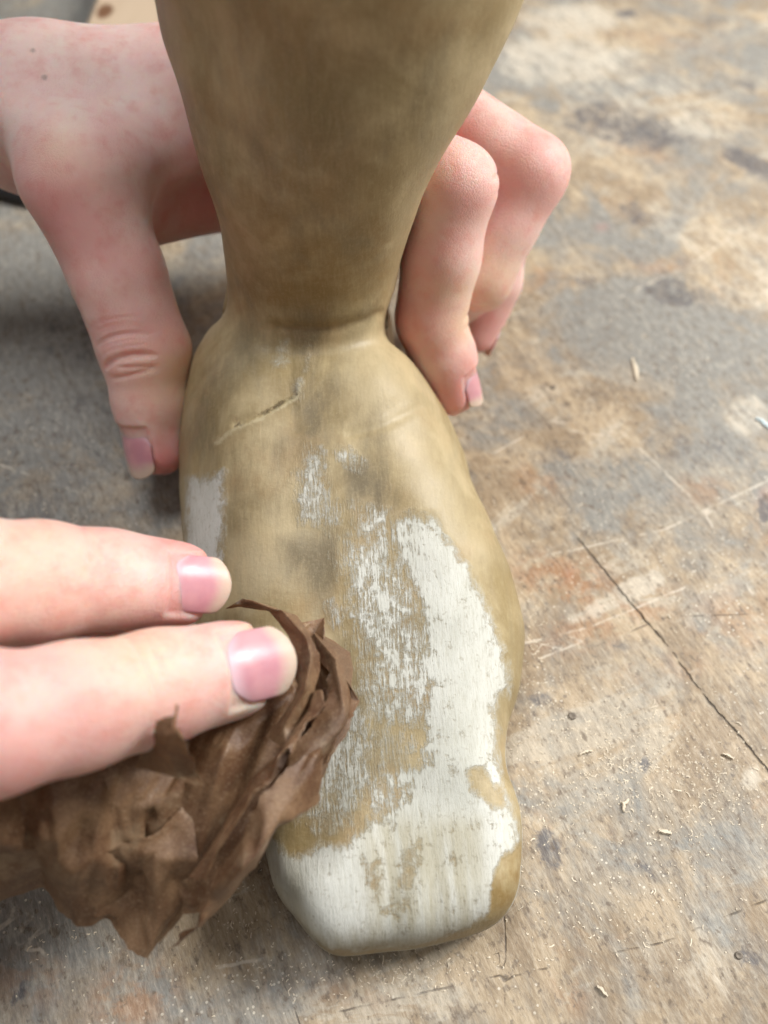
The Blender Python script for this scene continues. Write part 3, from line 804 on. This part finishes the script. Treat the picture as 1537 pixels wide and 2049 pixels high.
ta = ip_t-mcp_t; td = tip_t-ip_t
tn = np.array([-0.25, -0.80, 0.75])
cre = [(ip_t+unit(ta)*-0.45+unit(tn)*0.8, -ta, tn, -0.30, 0.05, 0.08, 0.95), (ip_t+unit(tn)*0.8+unit(ta)*.05, -ta, tn, -0.34, 0.085, 0.085, 0.95),
       (ip_t+unit(ta)*0.32+unit(tn)*0.8+np.array([.15, 0, 0]), -ta+np.array([.9, 0, 0]), tn, -0.1, 0.04, 0.05, 0.5), (ip_t+unit(ta)*0.5+unit(tn)*0.7, -ta, tn, 0.1, 0.03, 0.06, 0.8),
       (ip_t-unit(ta)*0.7+unit(tn)*0.8, -ta, tn, -0.2, 0.02, 0.06, 0.6)]
ia = i_dip-i_pip; inn = np.array([0.75, 0.2, 0.5])
cre += [(ip_t-unit(ta)*o+unit(tn)*0.8, -ta, tn, -0.25-0.1*o, 0.018, 0.045, 0.8) for o in (0.18, 0.3, 0.62, 0.85, -0.15, -0.5)]
cre += [(i_pip+unit(inn)*0.6, ia, inn, 0.1, 0.03, 0.06, 0.7), (i_pip+unit(inn)*0.6+unit(ia)*0.35, ia, inn, 0.1, 0.02, 0.05, 0.7),
        (i_dip+unit(inn)*0.5, ia, inn, 0.2, 0.05, 0.07, 0.6), (i_dip+unit(inn)*0.5+unit(ia)*0.3, ia, inn, 0.0, 0.03, 0.06, 0.6)]
spots = [('r', mcp_t+np.array([-0.2, -1.1, -0.1]), 1.4, .6), ('y', mcp_t+np.array([0.0, -0.5, 1.2]), 0.6, .4), ('r', ip_t+np.array([0.2, 0, 0.2]), 1.5, .62),
         ('y', ip_t+np.array([0.6, -0.6, -0.2]), 0.9, .8), ('r', tip_t+np.array([0.3, -0.9, 0]), 1.1, .95), ('r', (mcp_t+ip_t)/2+np.array([0.9, 0, 0]), 1.2, .45),
         ('r', i_pip, 1.3, .45), ('r', (i_pip+i_dip)/2+np.array([-.8, 0, 0]), 1.3, .6), ('r', i_dip+np.array([-.6, 0, 0]), 1.3, .95), ('y', i_dip+np.array([0.5, 0, 0.2]), 0.75, 1.0),
         ('y', i_dip+np.array([0.5, 0, 1.0]), 0.7, .6), ('r', i_tip, 1.3, .95), ('r', m_pip, 1.2, .6), ('r', (i_mcp+i_pip)/2+np.array([1, 0, 0]), 1.6, .8), ('r', (m_mcp+m_pip)/2+np.array([1, 0, 0]), 1.0, .35),
         ('y', m_dip+np.array([.2, -.2, .3]), 0.8, .7), ('r', r_tip, 1.6, .55), ('r', at(400, 400, 5.6)+np.array([0, 1, 0]), 1.8, .95), ('r', at(330, 420, 6), 1.2, .6)]
nails1 = [(ip_t, tip_t, (-0.66, -0.62, 0.62), 0.80, 1.36, 0.60, 0.12, 0.04, 1.08),
          (i_dip, i_tip, (0.93, -0.16, 0.34), 0.71, 1.05, 0.56, 0.14, -0.02, 1.0),
          (m_dip, m_tip, (0.8, 0.4, 0.2), 0.66, 1.0, 0.55, 0.12, 0.08, 1.05),
          (r_dip, r_tip, (0.9, 0.45, 0.15), 0.62, 0.95, 0.5, 0.12, 0.08, 1.05),
          (l_dip, l_tip, (0.6, 0.8, 0.1), 0.56, 0.85, 0.45, 0.12, 0.06, 1.05)]
build_hand('holding_hand', 'bare hand gripping the ankle of the carving from behind, thumb at left, fingers at right',
           (-22, 12, 0.2), (6.5, 27, 11.8), 0.085, fin, palm, nails1, cre, spots, moles=[(89, 155, 3.5), (66, 101, 2.5)], kj=0.75)

# --- the right hand, rubbing the toe end with folded paper
i2_tip = at(350, 1168, 5.35); i2_dip = at(212, 1160, 6.0); i2_pip = at(-60, 1168, 7.2); i2_mcp = np.array([-11.2, 8.9, 8.2])
m2_tip = at(458, 1342, 5.35); m2_dip = at(315, 1375, 5.95); m2_pip = at(-20, 1450, 7.3); m2_mcp = np.array([-11.4, 6.6, 8.4])
r2_pip = np.array([-8.2, 4.0, 7.4]); r2_dip = np.array([-8.0, 4.6, 5.2]); r2_tip = np.array([-9.2, 5.2, 4.6]); r2_mcp = np.array([-11.6, 4.6, 8.2])
l2_pip = np.array([-9.0, 2.6, 7.0]); l2_dip = np.array([-9.0, 3.2, 5.2]); l2_tip = np.array([-9.9, 3.6, 4.8]); l2_mcp = np.array([-11.8, 2.9, 7.6])
t2_mcp = np.array([-10.6, 9.2, 5.4]); t2_ip = np.array([-7.6, 8.2, 4.5]); t2_tip = np.array([-5.3, 7.3, 4.2])
wr2 = np.array([-19.5, 6.0, 8.0])
fin2 = [([i2_mcp, i2_pip, (i2_pip+i2_dip)/2, i2_dip, i2_tip], [1.05, 1.04, 0.99, 0.90, 0.80]),
        ([m2_mcp, m2_pip, (m2_pip+m2_dip)/2, m2_dip, m2_tip], [1.05, 1.0, 0.97, 0.93, 0.86]),
        ([r2_mcp, r2_pip, r2_dip, r2_tip], [1.0, 0.9, 0.8, 0.68]),
        ([l2_mcp, l2_pip, l2_dip, l2_tip], [0.9, 0.8, 0.7, 0.6]),
        ([t2_mcp, t2_ip, t2_tip], [1.15, 1.0, 0.75])]
palm2 = [(np.array([-26, 4.5, 8.5]), wr2, 2.6, 2.2, 0.8, up, 0.8), (wr2, i2_mcp, 1.7, 1.1, 1.0, None, 1), (wr2, m2_mcp, 1.7, 1.15, 1.0, None, 1),
         (wr2, r2_mcp, 1.7, 1.1, 1.0, None, 1), (wr2, l2_mcp, 1.6, 1.0, 1.0, None, 1), (wr2, t2_mcp, 1.6, 1.2, 1.2, None, 1)]
m2a = m2_tip-m2_dip; i2a = i2_tip-i2_dip
cre2 = [(m2_dip+np.array([.1, 0, .8]), m2a, up, 0.1, 0.028, 0.06, 0.9), (m2_dip+np.array([-.2, 0, .8]), m2a, up, 0.1, 0.03, 0.07, 0.9), (m2_dip+np.array([.35, 0, .8]), m2a, up, -0.1, 0.02, 0.05, 0.8),
        (i2_dip+np.array([.1, 0, .75]), i2a, up, 0.1, 0.02, 0.06, 0.8), (i2_dip+np.array([-.25, 0, .75]), i2a, up, 0.1, 0.02, 0.07, 0.8)]
spots2 = [('r', (m2_dip+m2_pip)/2+np.array([0, -.9, 0]), 2.2, .45), ('r', (i2_dip+i2_pip)/2+np.array([0, .9, 0]), 2.0, .4), ('r', m2_tip+np.array([0, .7, 0]), 0.9, .8), ('r', m2_dip+np.array([0.4, -.6, 0.2]), 1.0, .5), ('r', i2_tip+np.array([0.2, .3, 0]), 1.2, .7), ('r', i2_dip+np.array([-.4, .3, .6]), 1.0, .5),
          ('r', m2_pip+np.array([1, -1, 0]), 1.8, .5), ('y', m2_dip+np.array([-.3, 0.2, .8]), 1.0, .5), ('y', i2_pip+np.array([1.0, .4, .6]), 1.4, .35), ('r', i2_tip+np.array([-.6, -.7, .3]), .6, .6),
          ('y', m2_tip+np.array([.4, .6, .4]), .35, .35), ('y', m2_tip+np.array([.3, -.75, .2]), .4, .3)]
nails2 = [(m2_dip, m2_tip, (0.05, -0.50, 1), 0.86, 1.26, 0.66, 0.0, 0.05, 1.02),
          (i2_dip, i2_tip, (0.10, -0.55, 1), 0.78, 1.12, 0.56, 0.02, 0.05, 1.02),
          (t2_ip, t2_tip, (0, -0.3, -1), 0.75, 1.1, 0.6, 0.1, 0.05, 1.05),
          (r2_dip, r2_tip, (0, 0.2, -1), 0.68, 1.0, 0.55, 0.1, 0.05, 1.05), (l2_dip, l2_tip, (0, 0.2, -1), 0.6, 0.85, 0.47, 0.1, 0.05, 1.05)]
build_hand('rubbing_hand', 'bare hand at lower left, two fingertips pressing brown paper onto the carving',
           (-25, 0, 2.6), (-0.6, 11.5, 11.6), 0.085, fin2, palm2, nails2, cre2, spots2, kj=0.6)

# ------------------------------------------------------------------ crumpled abrasive paper
def paper_material():
    M = Mat('worn_brown_paper')
    obj = M.coords()
    n1 = M.noise(obj, 120, 5, 0.65); n2 = M.noise(obj, 600, 4, 0.7)
    c = M.mix(M.step(n1, 0.35, 0.65), srgb(100, 70, 48), srgb(136, 106, 78))
    c = M.mix(M.math('MULTIPLY', M.step(n2, 0.55, 0.75), 0.5), c, srgb(146, 122, 94))
    c = M.mix(M.math('MULTIPLY', M.step(M.noise(obj, 60, 3), 0.5, 0.7), 0.5), c, srgb(70, 46, 34))
    gt = M.noise(obj, 2200, 3, 0.7)
    c = M.mix(M.math('MULTIPLY', M.step(gt, 0.55, 0.68), 0.45), c, srgb(168, 146, 118))
    c = M.mix(M.math('MULTIPLY', M.step(gt, 0.45, 0.33), 0.4), c, srgb(58, 42, 32))
    c = M.mix(M.math('MULTIPLY', M.step(M.noise(obj, 85, 5, 0.7), 0.54, 0.66), 0.45), c, srgb(158, 138, 112))
    M.link(c, M.b.inputs['Base Color'])
    M.b.inputs['Roughness'].default_value = 0.5
    M.b.inputs['Specular IOR Level'].default_value = 0.45
    M.b.inputs['Subsurface Weight'].default_value = 0.15
    M.b.inputs['Subsurface Radius'].default_value = (1.0, 0.7, 0.5)
    M.b.inputs['Subsurface Scale'].default_value = 0.001
    h = M.math('ADD', n2, M.math('MULTIPLY', M.noise(obj, 2500, 3, 0.7), 0.5))
    M.link(M.bump(h, 0.00025, 0.7), M.b.inputs['Normal'])
    return M.m
def crumple(P, seed, amp, n=12, scale=1.0):
    """faceted relief like paper that was balled up: folded ramps, each only over a patch"""
    r_ = np.random.default_rng(seed); tot = np.zeros(len(P)); fold = np.zeros(len(P))
    W = P+0.12*np.stack([np.sin(P[:, 1]*2.3+seed), np.sin(P[:, 0]*2.9+seed*2)], 1)
    for lev, (p0, p1, a, n_) in enumerate(((1.3, 3.2, 1.0, 9), (0.5, 1.2, 0.42, 12), (0.2, 0.45, 0.16, 12))):
        for i in range(n_):
            th = r_.uniform(0, math.pi); per = r_.uniform(p0, p1)/scale
            k = np.array([math.cos(th), math.sin(th)])*2/per
            tri = np.abs(((W@k+r_.uniform(0, 10)) % 2)-1)
            q = r_.normal(size=2)/(per*1.3); q2 = r_.normal(size=2)/(per*1.3)
            msk = smooth01(0.5+0.9*np.sin(P@q*2+r_.uniform(0, 6.3))*np.sin(P@q2*2+r_.uniform(0, 6.3)))
            tot += (tri-0.5)*msk*a*per*0.42
            fold = np.maximum(fold, np.clip((tri-0.90)/0.10, 0, 1)*msk*(1-0.25*lev))
    return tot*amp*1.5, fold
def catmull(pts, n):
    pts = np.array(pts, float); t = np.linspace(0, len(pts)-1, n); out = []
    for x in t:
        i = min(int(x), len(pts)-2); f = x-i
        p0 = pts[max(i-1, 0)]; p1 = pts[i]; p2 = pts[i+1]; p3 = pts[min(i+2, len(pts)-1)]
        out.append(0.5*((2*p1)+(-p0+p2)*f+(2*p0-5*p1+4*p2-p3)*f*f+(-p0+3*p1-3*p2+p3)*f**3))
    return np.array(out)
PV, PQ, PFOLD = [], [], []
def loft(rails, su, sv):
    """smooth sheet through the rails at parameters su, sv (any shape, 0..1)"""
    n = 161; m = 81
    R = np.array([catmull([np.append(at(u, v, z)[:2], z) for u, v, z in r], n) for r in rails])
    G = np.array([catmull(R[:, i], m) for i in range(n)])
    du = np.gradient(G, axis=0); dv = np.gradient(G, axis=1)
    N = np.cross(du, dv); N /= np.linalg.norm(N, axis=2)[:, :, None]+1e-9
    x = np.clip(su, 0, 1)*(n-1.001); y = np.clip(sv, 0, 1)*(m-1.001)
    i, j = x.astype(int), y.astype(int); fx, fy = (x-i)[..., None], (y-j)[..., None]
    f = lambda A: (A[i, j]*(1-fx)+A[i+1, j]*fx)*(1-fy)+(A[i, j+1]*(1-fx)+A[i+1, j+1]*fx)*fy
    L = np.linalg.norm(du, axis=2).sum(0).mean(); T = np.linalg.norm(dv, axis=2).sum(1).mean()
    return f(G), f(N), L, T
def sheet(rails, cell, amp, seed, levels=3, thick=0.02, ragged=1.0, long=1.0):
    """crumpled paper: a coarse uneven lattice pushed in and out, then broken into ever finer facets"""
    r_ = np.random.default_rng(seed)
    _, _, L, T = loft(rails, np.zeros((1, 1)), np.zeros((1, 1)))
    nu, nv = max(3, int(L/cell)+1), max(3, int(T/(cell*long))+1)
    su, sv = np.meshgrid(np.linspace(0, 1, nu), np.linspace(0, 1, nv), indexing='ij')
    ju = r_.uniform(-.36, .36, su.shape)/(nu-1); jv = r_.uniform(-.36, .36, su.shape)/(nv-1)
    ju[[0, -1], :] = 0; jv[:, [0, -1]] = 0
    P, N, _, _ = loft(rails, su+ju, sv+jv)
    h = r_.normal(size=su.shape)*0.34*cell*amp
    P = P+N*h[..., None]
    c = cell
    for lev in range(levels):
        c /= 2
        def up(A):
            B = np.zeros((2*A.shape[0]-1, 2*A.shape[1]-1)+A.shape[2:])
            B[::2, ::2] = A; B[1::2, ::2] = (A[:-1]+A[1:])/2; B[::2, 1::2] = (A[:, :-1]+A[:, 1:])/2
            a, b = (A[:-1, :-1]+A[1:, 1:])/2, (A[1:, :-1]+A[:-1, 1:])/2
            k = (r_.random(a.shape[:2]) < .5).reshape(a.shape[:2]+(1,)*(A.ndim-2))
            B[1::2, 1::2] = np.where(k, a, b); return B
        P = up(P); N = up(N)
        dd = r_.normal(size=P.shape[:2])*c*amp*(0.15, 0.10, 0.06, 0.04)[lev]; dd[::2, ::2] = 0
        P = P+N*dd[..., None]
        e = r_.normal(size=P.shape[0])*c*0.22*ragged; e2 = r_.normal(size=P.shape[0])*c*0.22*ragged; e[::2] = 0; e2[::2] = 0
        P[:, 0] += (P[:, 0]-P[:, 1])/(np.linalg.norm(P[:, 0]-P[:, 1], axis=1)[:, None]+1e-6)*e[:, None]
        P[:, -1] += (P[:, -1]-P[:, -2])/(np.linalg.norm(P[:, -1]-P[:, -2], axis=1)[:, None]+1e-6)*e2[:, None]
    for _ in range(2):
        P[1:-1, 1:-1] = 0.5*P[1:-1, 1:-1]+0.125*(P[:-2, 1:-1]+P[2:, 1:-1]+P[1:-1, :-2]+P[1:-1, 2:])
    nu, nv = P.shape[:2]
    off = sum(len(v) for v in PV)
    top = P.reshape(-1, 3); bot = top-N.reshape(-1, 3)*thick; k = len(top)
    g = np.arange(k).reshape(nu, nv)
    a, b, c_, d = g[:-1, :-1], g[1:, :-1], g[1:, 1:], g[:-1, 1:]
    tri = np.concatenate([np.stack([a, b, c_], -1).reshape(-1, 3), np.stack([a, c_, d], -1).reshape(-1, 3)])
    ring = np.concatenate([g[:, 0], g[-1, 1:], g[-2::-1, -1], g[0, -2:0:-1]]); r2 = np.roll(ring, -1)
    side = np.concatenate([np.stack([ring, ring+k, r2+k], 1), np.stack([ring, r2+k, r2], 1)])
    PV.append(top); PV.append(bot)
    PFOLD.append(np.abs(np.random.default_rng(seed+1).normal(size=2*k))*0)
    PQ.append(np.concatenate([tri, tri[:, ::-1]+k, side])+off)
# body hanging left of the foot, under the fingers
sheet([[(-260, 1440, 5.0), (0, 1380, 5.0), (250, 1340, 4.6), (450, 1290, 4.3), (600, 1290, 4.2)],
       [(-260, 1600, 5.2), (0, 1530, 5.4), (250, 1480, 5.0), (450, 1420, 4.6), (630, 1400, 4.3)],
       [(-240, 1760, 4.7), (20, 1660, 5.0), (220, 1600, 4.9), (400, 1550, 4.5), (600, 1530, 4.1)],
       [(-260, 1820, 3.6), (40, 1752, 3.9), (200, 1750, 4.0), (350, 1720, 3.8), (530, 1640, 3.8)],
       [(-260, 1860, 2.8), (60, 1800, 2.8), (210, 1810, 2.7), (335, 1850, 2.8), (480, 1740, 3.0)]], 0.62, 1.0, 11, 4, long=1.7)
# lower crumple that hangs to the bench
sheet([[(90, 1690, 4.2), (180, 1700, 4.2), (260, 1690, 4.2), (330, 1660, 4.3), (390, 1600, 4.3)],
       [(150, 1760, 3.6), (220, 1790, 3.6), (280, 1800, 3.5), (330, 1780, 3.6), (390, 1740, 3.6)],
       [(210, 1780, 2.8), (250, 1830, 2.7), (300, 1860, 2.6), (345, 1880, 2.6), (375, 1820, 2.8)]], 0.6, 1.0, 23, 4)
# inner lip wrapped round the fingertip
sheet([[(455, 1212, 4.4), (520, 1222, 4.8), (575, 1270, 5.0), (596, 1340, 5.1), (580, 1420, 4.9), (545, 1480, 4.6)],
       [(480, 1204, 4.9), (545, 1212, 5.35), (604, 1262, 5.5), (624, 1340, 5.5), (606, 1430, 5.3), (560, 1500, 5.0)],
       [(490, 1203, 4.7), (560, 1213, 5.1), (612, 1240, 5.2), (640, 1320, 5.2), (636, 1400, 5.0), (590, 1490, 4.8)]], 0.5, 0.45, 31)
# pocket between the lips
sheet([[(600, 1245, 4.5), (612, 1300, 4.5), (618, 1380, 4.5), (605, 1450, 4.5), (560, 1530, 4.5)],
       [(640, 1240, 4.6), (650, 1300, 4.3), (655, 1380, 4.3), (640, 1470, 4.3), (580, 1570, 4.3)],
       [(655, 1255, 4.7), (690, 1320, 4.6), (704, 1385, 4.6), (682, 1460, 4.6), (636, 1540, 4.5)]], 0.5, 0.8, 37)
# outer lip, standing edge on the foot
sheet([[(640, 1256, 4.2), (690, 1310, 4.2), (706, 1375, 4.2), (690, 1450, 4.1), (645, 1530, 4.0), (590, 1610, 3.8)],
       [(632, 1262, 5.0), (668, 1320, 5.05), (684, 1385, 5.0), (655, 1460, 5.0), (598, 1535, 4.9), (540, 1610, 4.7)],
       [(622, 1290, 4.6), (650, 1340, 4.7), (655, 1400, 4.7), (620, 1470, 4.7), (560, 1545, 4.6), (500, 1620, 4.4)]], 0.6, 0.45, 41)
# second fold of the strip
sheet([[(640, 1380, 5.35), (625, 1440, 5.35), (575, 1510, 5.3), (520, 1575, 5.1), (470, 1640, 4.9), (400, 1760, 4.3)],
       [(632, 1390, 5.0), (600, 1450, 4.9), (555, 1505, 4.8), (500, 1570, 4.7), (440, 1650, 4.5), (380, 1760, 3.9)]], 0.5, 0.4, 43)
# long strip running down to the left
sheet([[(640, 1490, 4.7), (560, 1560, 4.9), (495, 1640, 4.7), (440, 1740, 4.3), (385, 1850, 3.5), (350, 1900, 3.0)],
       [(648, 1510, 4.9), (590, 1590, 5.0), (525, 1680, 4.8), (470, 1770, 4.3), (400, 1860, 3.6), (362, 1905, 3.1)],
       [(640, 1540, 4.4), (600, 1620, 4.3), (545, 1680, 4.1), (490, 1760, 3.6), (420, 1840, 3.0), (370, 1880, 2.6)]], 0.7, 0.5, 47)
# spike of paper standing in front of the middle finger
sheet([[(300, 1520, 5.2), (325, 1460, 6.4), (343, 1425, 7.0)], [(345, 1560, 5.6), (345, 1490, 6.5), (347, 1426, 7.02)], [(400, 1560, 5.0), (368, 1490, 6.3), (352, 1428, 7.0)]], 0.4, 0.7, 53)
pap = mesh_obj('abrasive_paper', np.concatenate(PV), np.concatenate(PQ), paper_material(), attrs=dict(fold=np.concatenate(PFOLD)))
pap.data.set_sharp_from_angle(angle=math.radians(55))
tag(pap, 'crumpled worn brown abrasive paper bunched under the fingertips on the carving', 'abrasive paper')

# ------------------------------------------------------------------ small things on the bench
def simple_mat(name, c, rough=0.6, metal=0.0):
    M = Mat(name); obj = M.coords()
    M.link(M.mix(M.noise(obj, 400, 4), tuple(x*0.8 for x in c[:3])+(1,), tuple(min(1, x*1.15) for x in c[:3])+(1,)), M.b.inputs['Base Color'])
    M.b.inputs['Roughness'].default_value = rough; M.b.inputs['Metallic'].default_value = metal
    M.link(M.bump(M.noise(obj, 1500, 3), 0.0001, 0.6), M.b.inputs['Normal'])
    return M.m
CHIP = simple_mat('raw_wood_chip', srgb(226, 212, 188)); BLUE = simple_mat('pale_blue_chip', srgb(206, 222, 226)); STEEL = simple_mat('dull_steel', srgb(120, 110, 98), 0.6, 0.3)
def splinter_mesh(length, width, thick, seed):
    r_ = np.random.default_rng(seed); n = 9; V = []
    for i in range(n):
        t = i/(n-1); w = width*(0.35+0.65*math.sin(math.pi*min(max(t, .08), .95)))*r_.uniform(.8, 1.15)
        cx = length*(t-0.5); bend = thick*0.6*math.sin(t*2.5)+r_.normal()*width*0.1; lift = thick*0.5+thick*0.9*t*(1-t)
        V += [(cx, bend-w/2, 0.0+lift*.3), (cx, bend+w/2, 0.0+lift*.3), (cx, bend+w*.3, lift+thick*.5), (cx, bend-w*.3, lift+thick*.5)]
    Q = []
    for i in range(n-1):
        for k in range(4): Q.append((4*i+k, 4*i+(k+1) % 4, 4*i+4+(k+1) % 4, 4*i+4+k))
    Q += [(3, 2, 1, 0), (4*n-4, 4*n-3, 4*n-2, 4*n-1)]
    return np.array(V), np.array(Q)
def splinter(u, v, px_len, ang, label, mat=CHIP, width=0.11, seed=1):
    c = at(u, v, 0); L = np.linalg.norm(at(u+math.cos(ang)*px_len/2, v+math.sin(ang)*px_len/2, 0)-at(u-math.cos(ang)*px_len/2, v-math.sin(ang)*px_len/2, 0))
    d = at(u+math.cos(ang)*10, v+math.sin(ang)*10, 0)-c; th = math.atan2(d[1], d[0])
    V, Q = splinter_mesh(L, width, 0.05, seed)
    o = mesh_obj('wood_splinter', V, Q, mat, smooth=False)
    o.location = (c[0]*CM, c[1]*CM, 0.0001); o.rotation_euler = (0, 0, th)
    tag(o, label, 'splinter', 'loose splinters on the bench')
splinter(1269, 740, 44, math.radians(80), 'largest cream wood splinter, alone to the right of the gripping fingers', seed=1, width=0.16)
splinter(1526, 848, 34, math.radians(40), 'pale bluish chip at the right edge of the bench', BLUE, 0.16, 2)
splinter(1252, 1612, 26, math.radians(-60), 'short pale splinter right of the toe, beside the densest sawdust', seed=3)
splinter(1330, 1668, 26, math.radians(20), 'small tan splinter below the sawdust patch, nearest the bottom right', seed=4)
splinter(1172, 1508, 26, math.radians(-15), 'thin pale splinter close to the narrow waist of the foot', seed=5, width=0.07)
splinter(1203, 1985, 30, math.radians(50), 'white sliver at the bottom of the bench, below the toe', seed=6, width=0.09)
splinter(1455, 1515, 24, math.radians(30), 'small cream splinter beside the long dark crack', seed=7, width=0.07)

def nail_head(u, v, r, label, seed):
    c = at(u, v, 0); n = 20; V = [(0, 0, 0.02)]; Q = []
    rings = [(r*.55, .03), (r*.9, .035), (r, .01), (r*1.02, -.03)]
    V = []
    for (rr, z) in [(r*.12, .012)]+rings:
        for i in range(n):
            a = 2*math.pi*i/n; V.append((rr*math.cos(a), rr*math.sin(a)*.93, z))
    for j in range(len(rings)):
        for i in range(n):
            Q.append((j*n+i, (j+1)*n+i, (j+1)*n+(i+1) % n, j*n+(i+1) % n))
    for i in range(0, n//2-1): Q.append((i, i+1, n-2-i, n-1-i))
    o = mesh_obj('nail_head', np.array(V), np.array(Q), STEEL)
    o.location = (c[0]*CM, c[1]*CM, 0.0); tag(o, label, 'nail head', 'nail heads sunk in the bench')
nail_head(1106, 776, 0.08, 'small steel nail head right of the gripping index fingertip', 1)
nail_head(1145, 1433, 0.10, 'dull nail head in the bench right of the ball of the foot', 2)
nail_head(1478, 1912, 0.08, 'dull nail head near the bottom right corner by a dark stain', 3)

# sawdust: crumbs and curls nobody could count
def sawdust():
    V, Q = [], []; r_ = np.random.default_rng(99)
    cl = [(1260, 1520, 110, 90, 420), (1420, 1560, 90, 100, 200), (1100, 1430, 80, 60, 70), (1300, 1650, 200, 150, 170), (1200, 1860, 250, 110, 130), (1150, 900, 120, 160, 90),
          (1380, 1150, 160, 220, 130), (1060, 1620, 50, 160, 60), (150, 1900, 160, 90, 40), (600, 1960, 300, 50, 60), (1060, 1300, 40, 160, 120), (760, 1940, 240, 30, 130), (480, 1820, 60, 90, 60), (100, 950, 140, 90, 60), (1250, 700, 200, 100, 50)]
    for (u, v, su, sv, n) in cl:
        for _ in range(n):
            c = at(u+r_.normal()*su*.6, v+r_.normal()*sv*.6, 0)
            L = r_.uniform(.02, .065)*(1.0 if r_.random() < .93 else 2.6); w = r_.uniform(.005, .014); th = r_.uniform(0, 6.3); hh = r_.uniform(.005, .012)
            ca, sa = math.cos(th), math.sin(th); b = len(V)
            cv = r_.normal()*L*.25
            for (x, y, z) in [(-L/2, -w, 0), (-L/2, w, 0), (0, w+cv, hh*1.5), (0, -w+cv, hh*1.5), (L/2, w, hh), (L/2, -w, hh)]:
                V.append((c[0]+x*ca-y*sa, c[1]+x*sa+y*ca, .004+z))
            Q += [(b, b+3, b+2, b+1), (b+3, b+5, b+4, b+2)]
    o = mesh_obj('sawdust', np.array(V), np.array(Q), CHIP, smooth=False)
    tag(o, 'fine pale sawdust and shavings scattered over the workbench', 'sawdust', kind='stuff')
sawdust()

# black cord on the bench behind the wrist
def tube(name, pts, r, mat, n=10):
    C = catmull(pts, 60); V = []; Q = []
    for i, p in enumerate(C):
        t = unit(C[min(i+1, 59)]-C[max(i-1, 0)]); s = unit(np.cross(t, (0, 0, 1))); b = np.cross(s, t)
        for k in range(n):
            a = 2*math.pi*k/n; V.append(p+s*r*math.cos(a)+b*r*math.sin(a))
    for i in range(59):
        for k in range(n): Q.append((i*n+k, i*n+(k+1) % n, (i+1)*n+(k+1) % n, (i+1)*n+k))
    return mesh_obj(name, np.array(V), np.array(Q), mat)
BLACK = simple_mat('black_rubber', srgb(36, 34, 36), 0.5)
cord = tube('cord', [at(-260, 372, .28), at(-120, 374, .28), at(-20, 380, .28), at(60, 396, .28), at(140, 395, .28), at(200, 370, .28)], 0.26, BLACK)
tag(cord, 'black cord lying on the bench behind the wrist at left', 'cord')

def wood_block():
    M = Mat('pale_pine'); obj = M.coords()
    gr = M.rotscale(0.2, (1, 0.1, 1))
    c = M.mix(M.noise(gr, 160, 4, 0.6, 1.0), srgb(206, 184, 158), srgb(190, 164, 136))
    # knot
    kn = M.attr('knot'); kn2 = M.math('ADD', kn, M.math('MULTIPLY', M.math('SUBTRACT', M.noise(obj, 160, 3), .5), .5))
    c = M.mix(M.math('SUBTRACT', 1, M.step(kn2, .55, 1.0)), c, srgb(120, 84, 58))
    M.link(c, M.b.inputs['Base Color']); M.b.inputs['Roughness'].default_value = .6
    z = 2.0
    p0 = at(178, 20, z); x0, x1 = p0[0], p0[0]+14
    y0, y1 = 33.5, 52.0
    nx, ny = 60, 80
    X, Y = np.meshgrid(np.linspace(x0, x1, nx), np.linspace(y0, y1, ny), indexing='ij')
    e = np.minimum(np.minimum(X-x0, x1-X), np.minimum(Y-y0, y1-Y)); Zt = z-0.18*np.clip(1-e/0.2, 0, 1)**2
    top = np.stack([X, Y, Zt], -1).reshape(-1, 3); g = np.arange(nx*ny).reshape(nx, ny)
    q = np.stack([g[:-1, :-1], g[1:, :-1], g[1:, 1:], g[:-1, 1:]], -1).reshape(-1, 4)
    ring = np.concatenate([g[:, 0], g[-1, 1:], g[-2::-1, -1], g[0, -2:0:-1]])
    low = top[ring].copy(); low[:, 2] = 0.0; k = len(top); m = len(ring)
    q = np.concatenate([q, np.stack([ring, k+np.arange(m), k+np.roll(np.arange(m), -1), np.roll(ring, -1)], 1)])
    V = np.concatenate([top, low]); kc = at(210, 22, z)
    knot = np.hypot((V[:, 0]-kc[0])/0.42, (V[:, 1]-kc[1])/0.85)
    o = mesh_obj('wood_block', V, q, M.m, smooth=False, attrs=dict(knot=knot))
    tag(o, 'pale pine offcut with a brown knot, lying behind the gripping wrist', 'wood block')
wood_block()
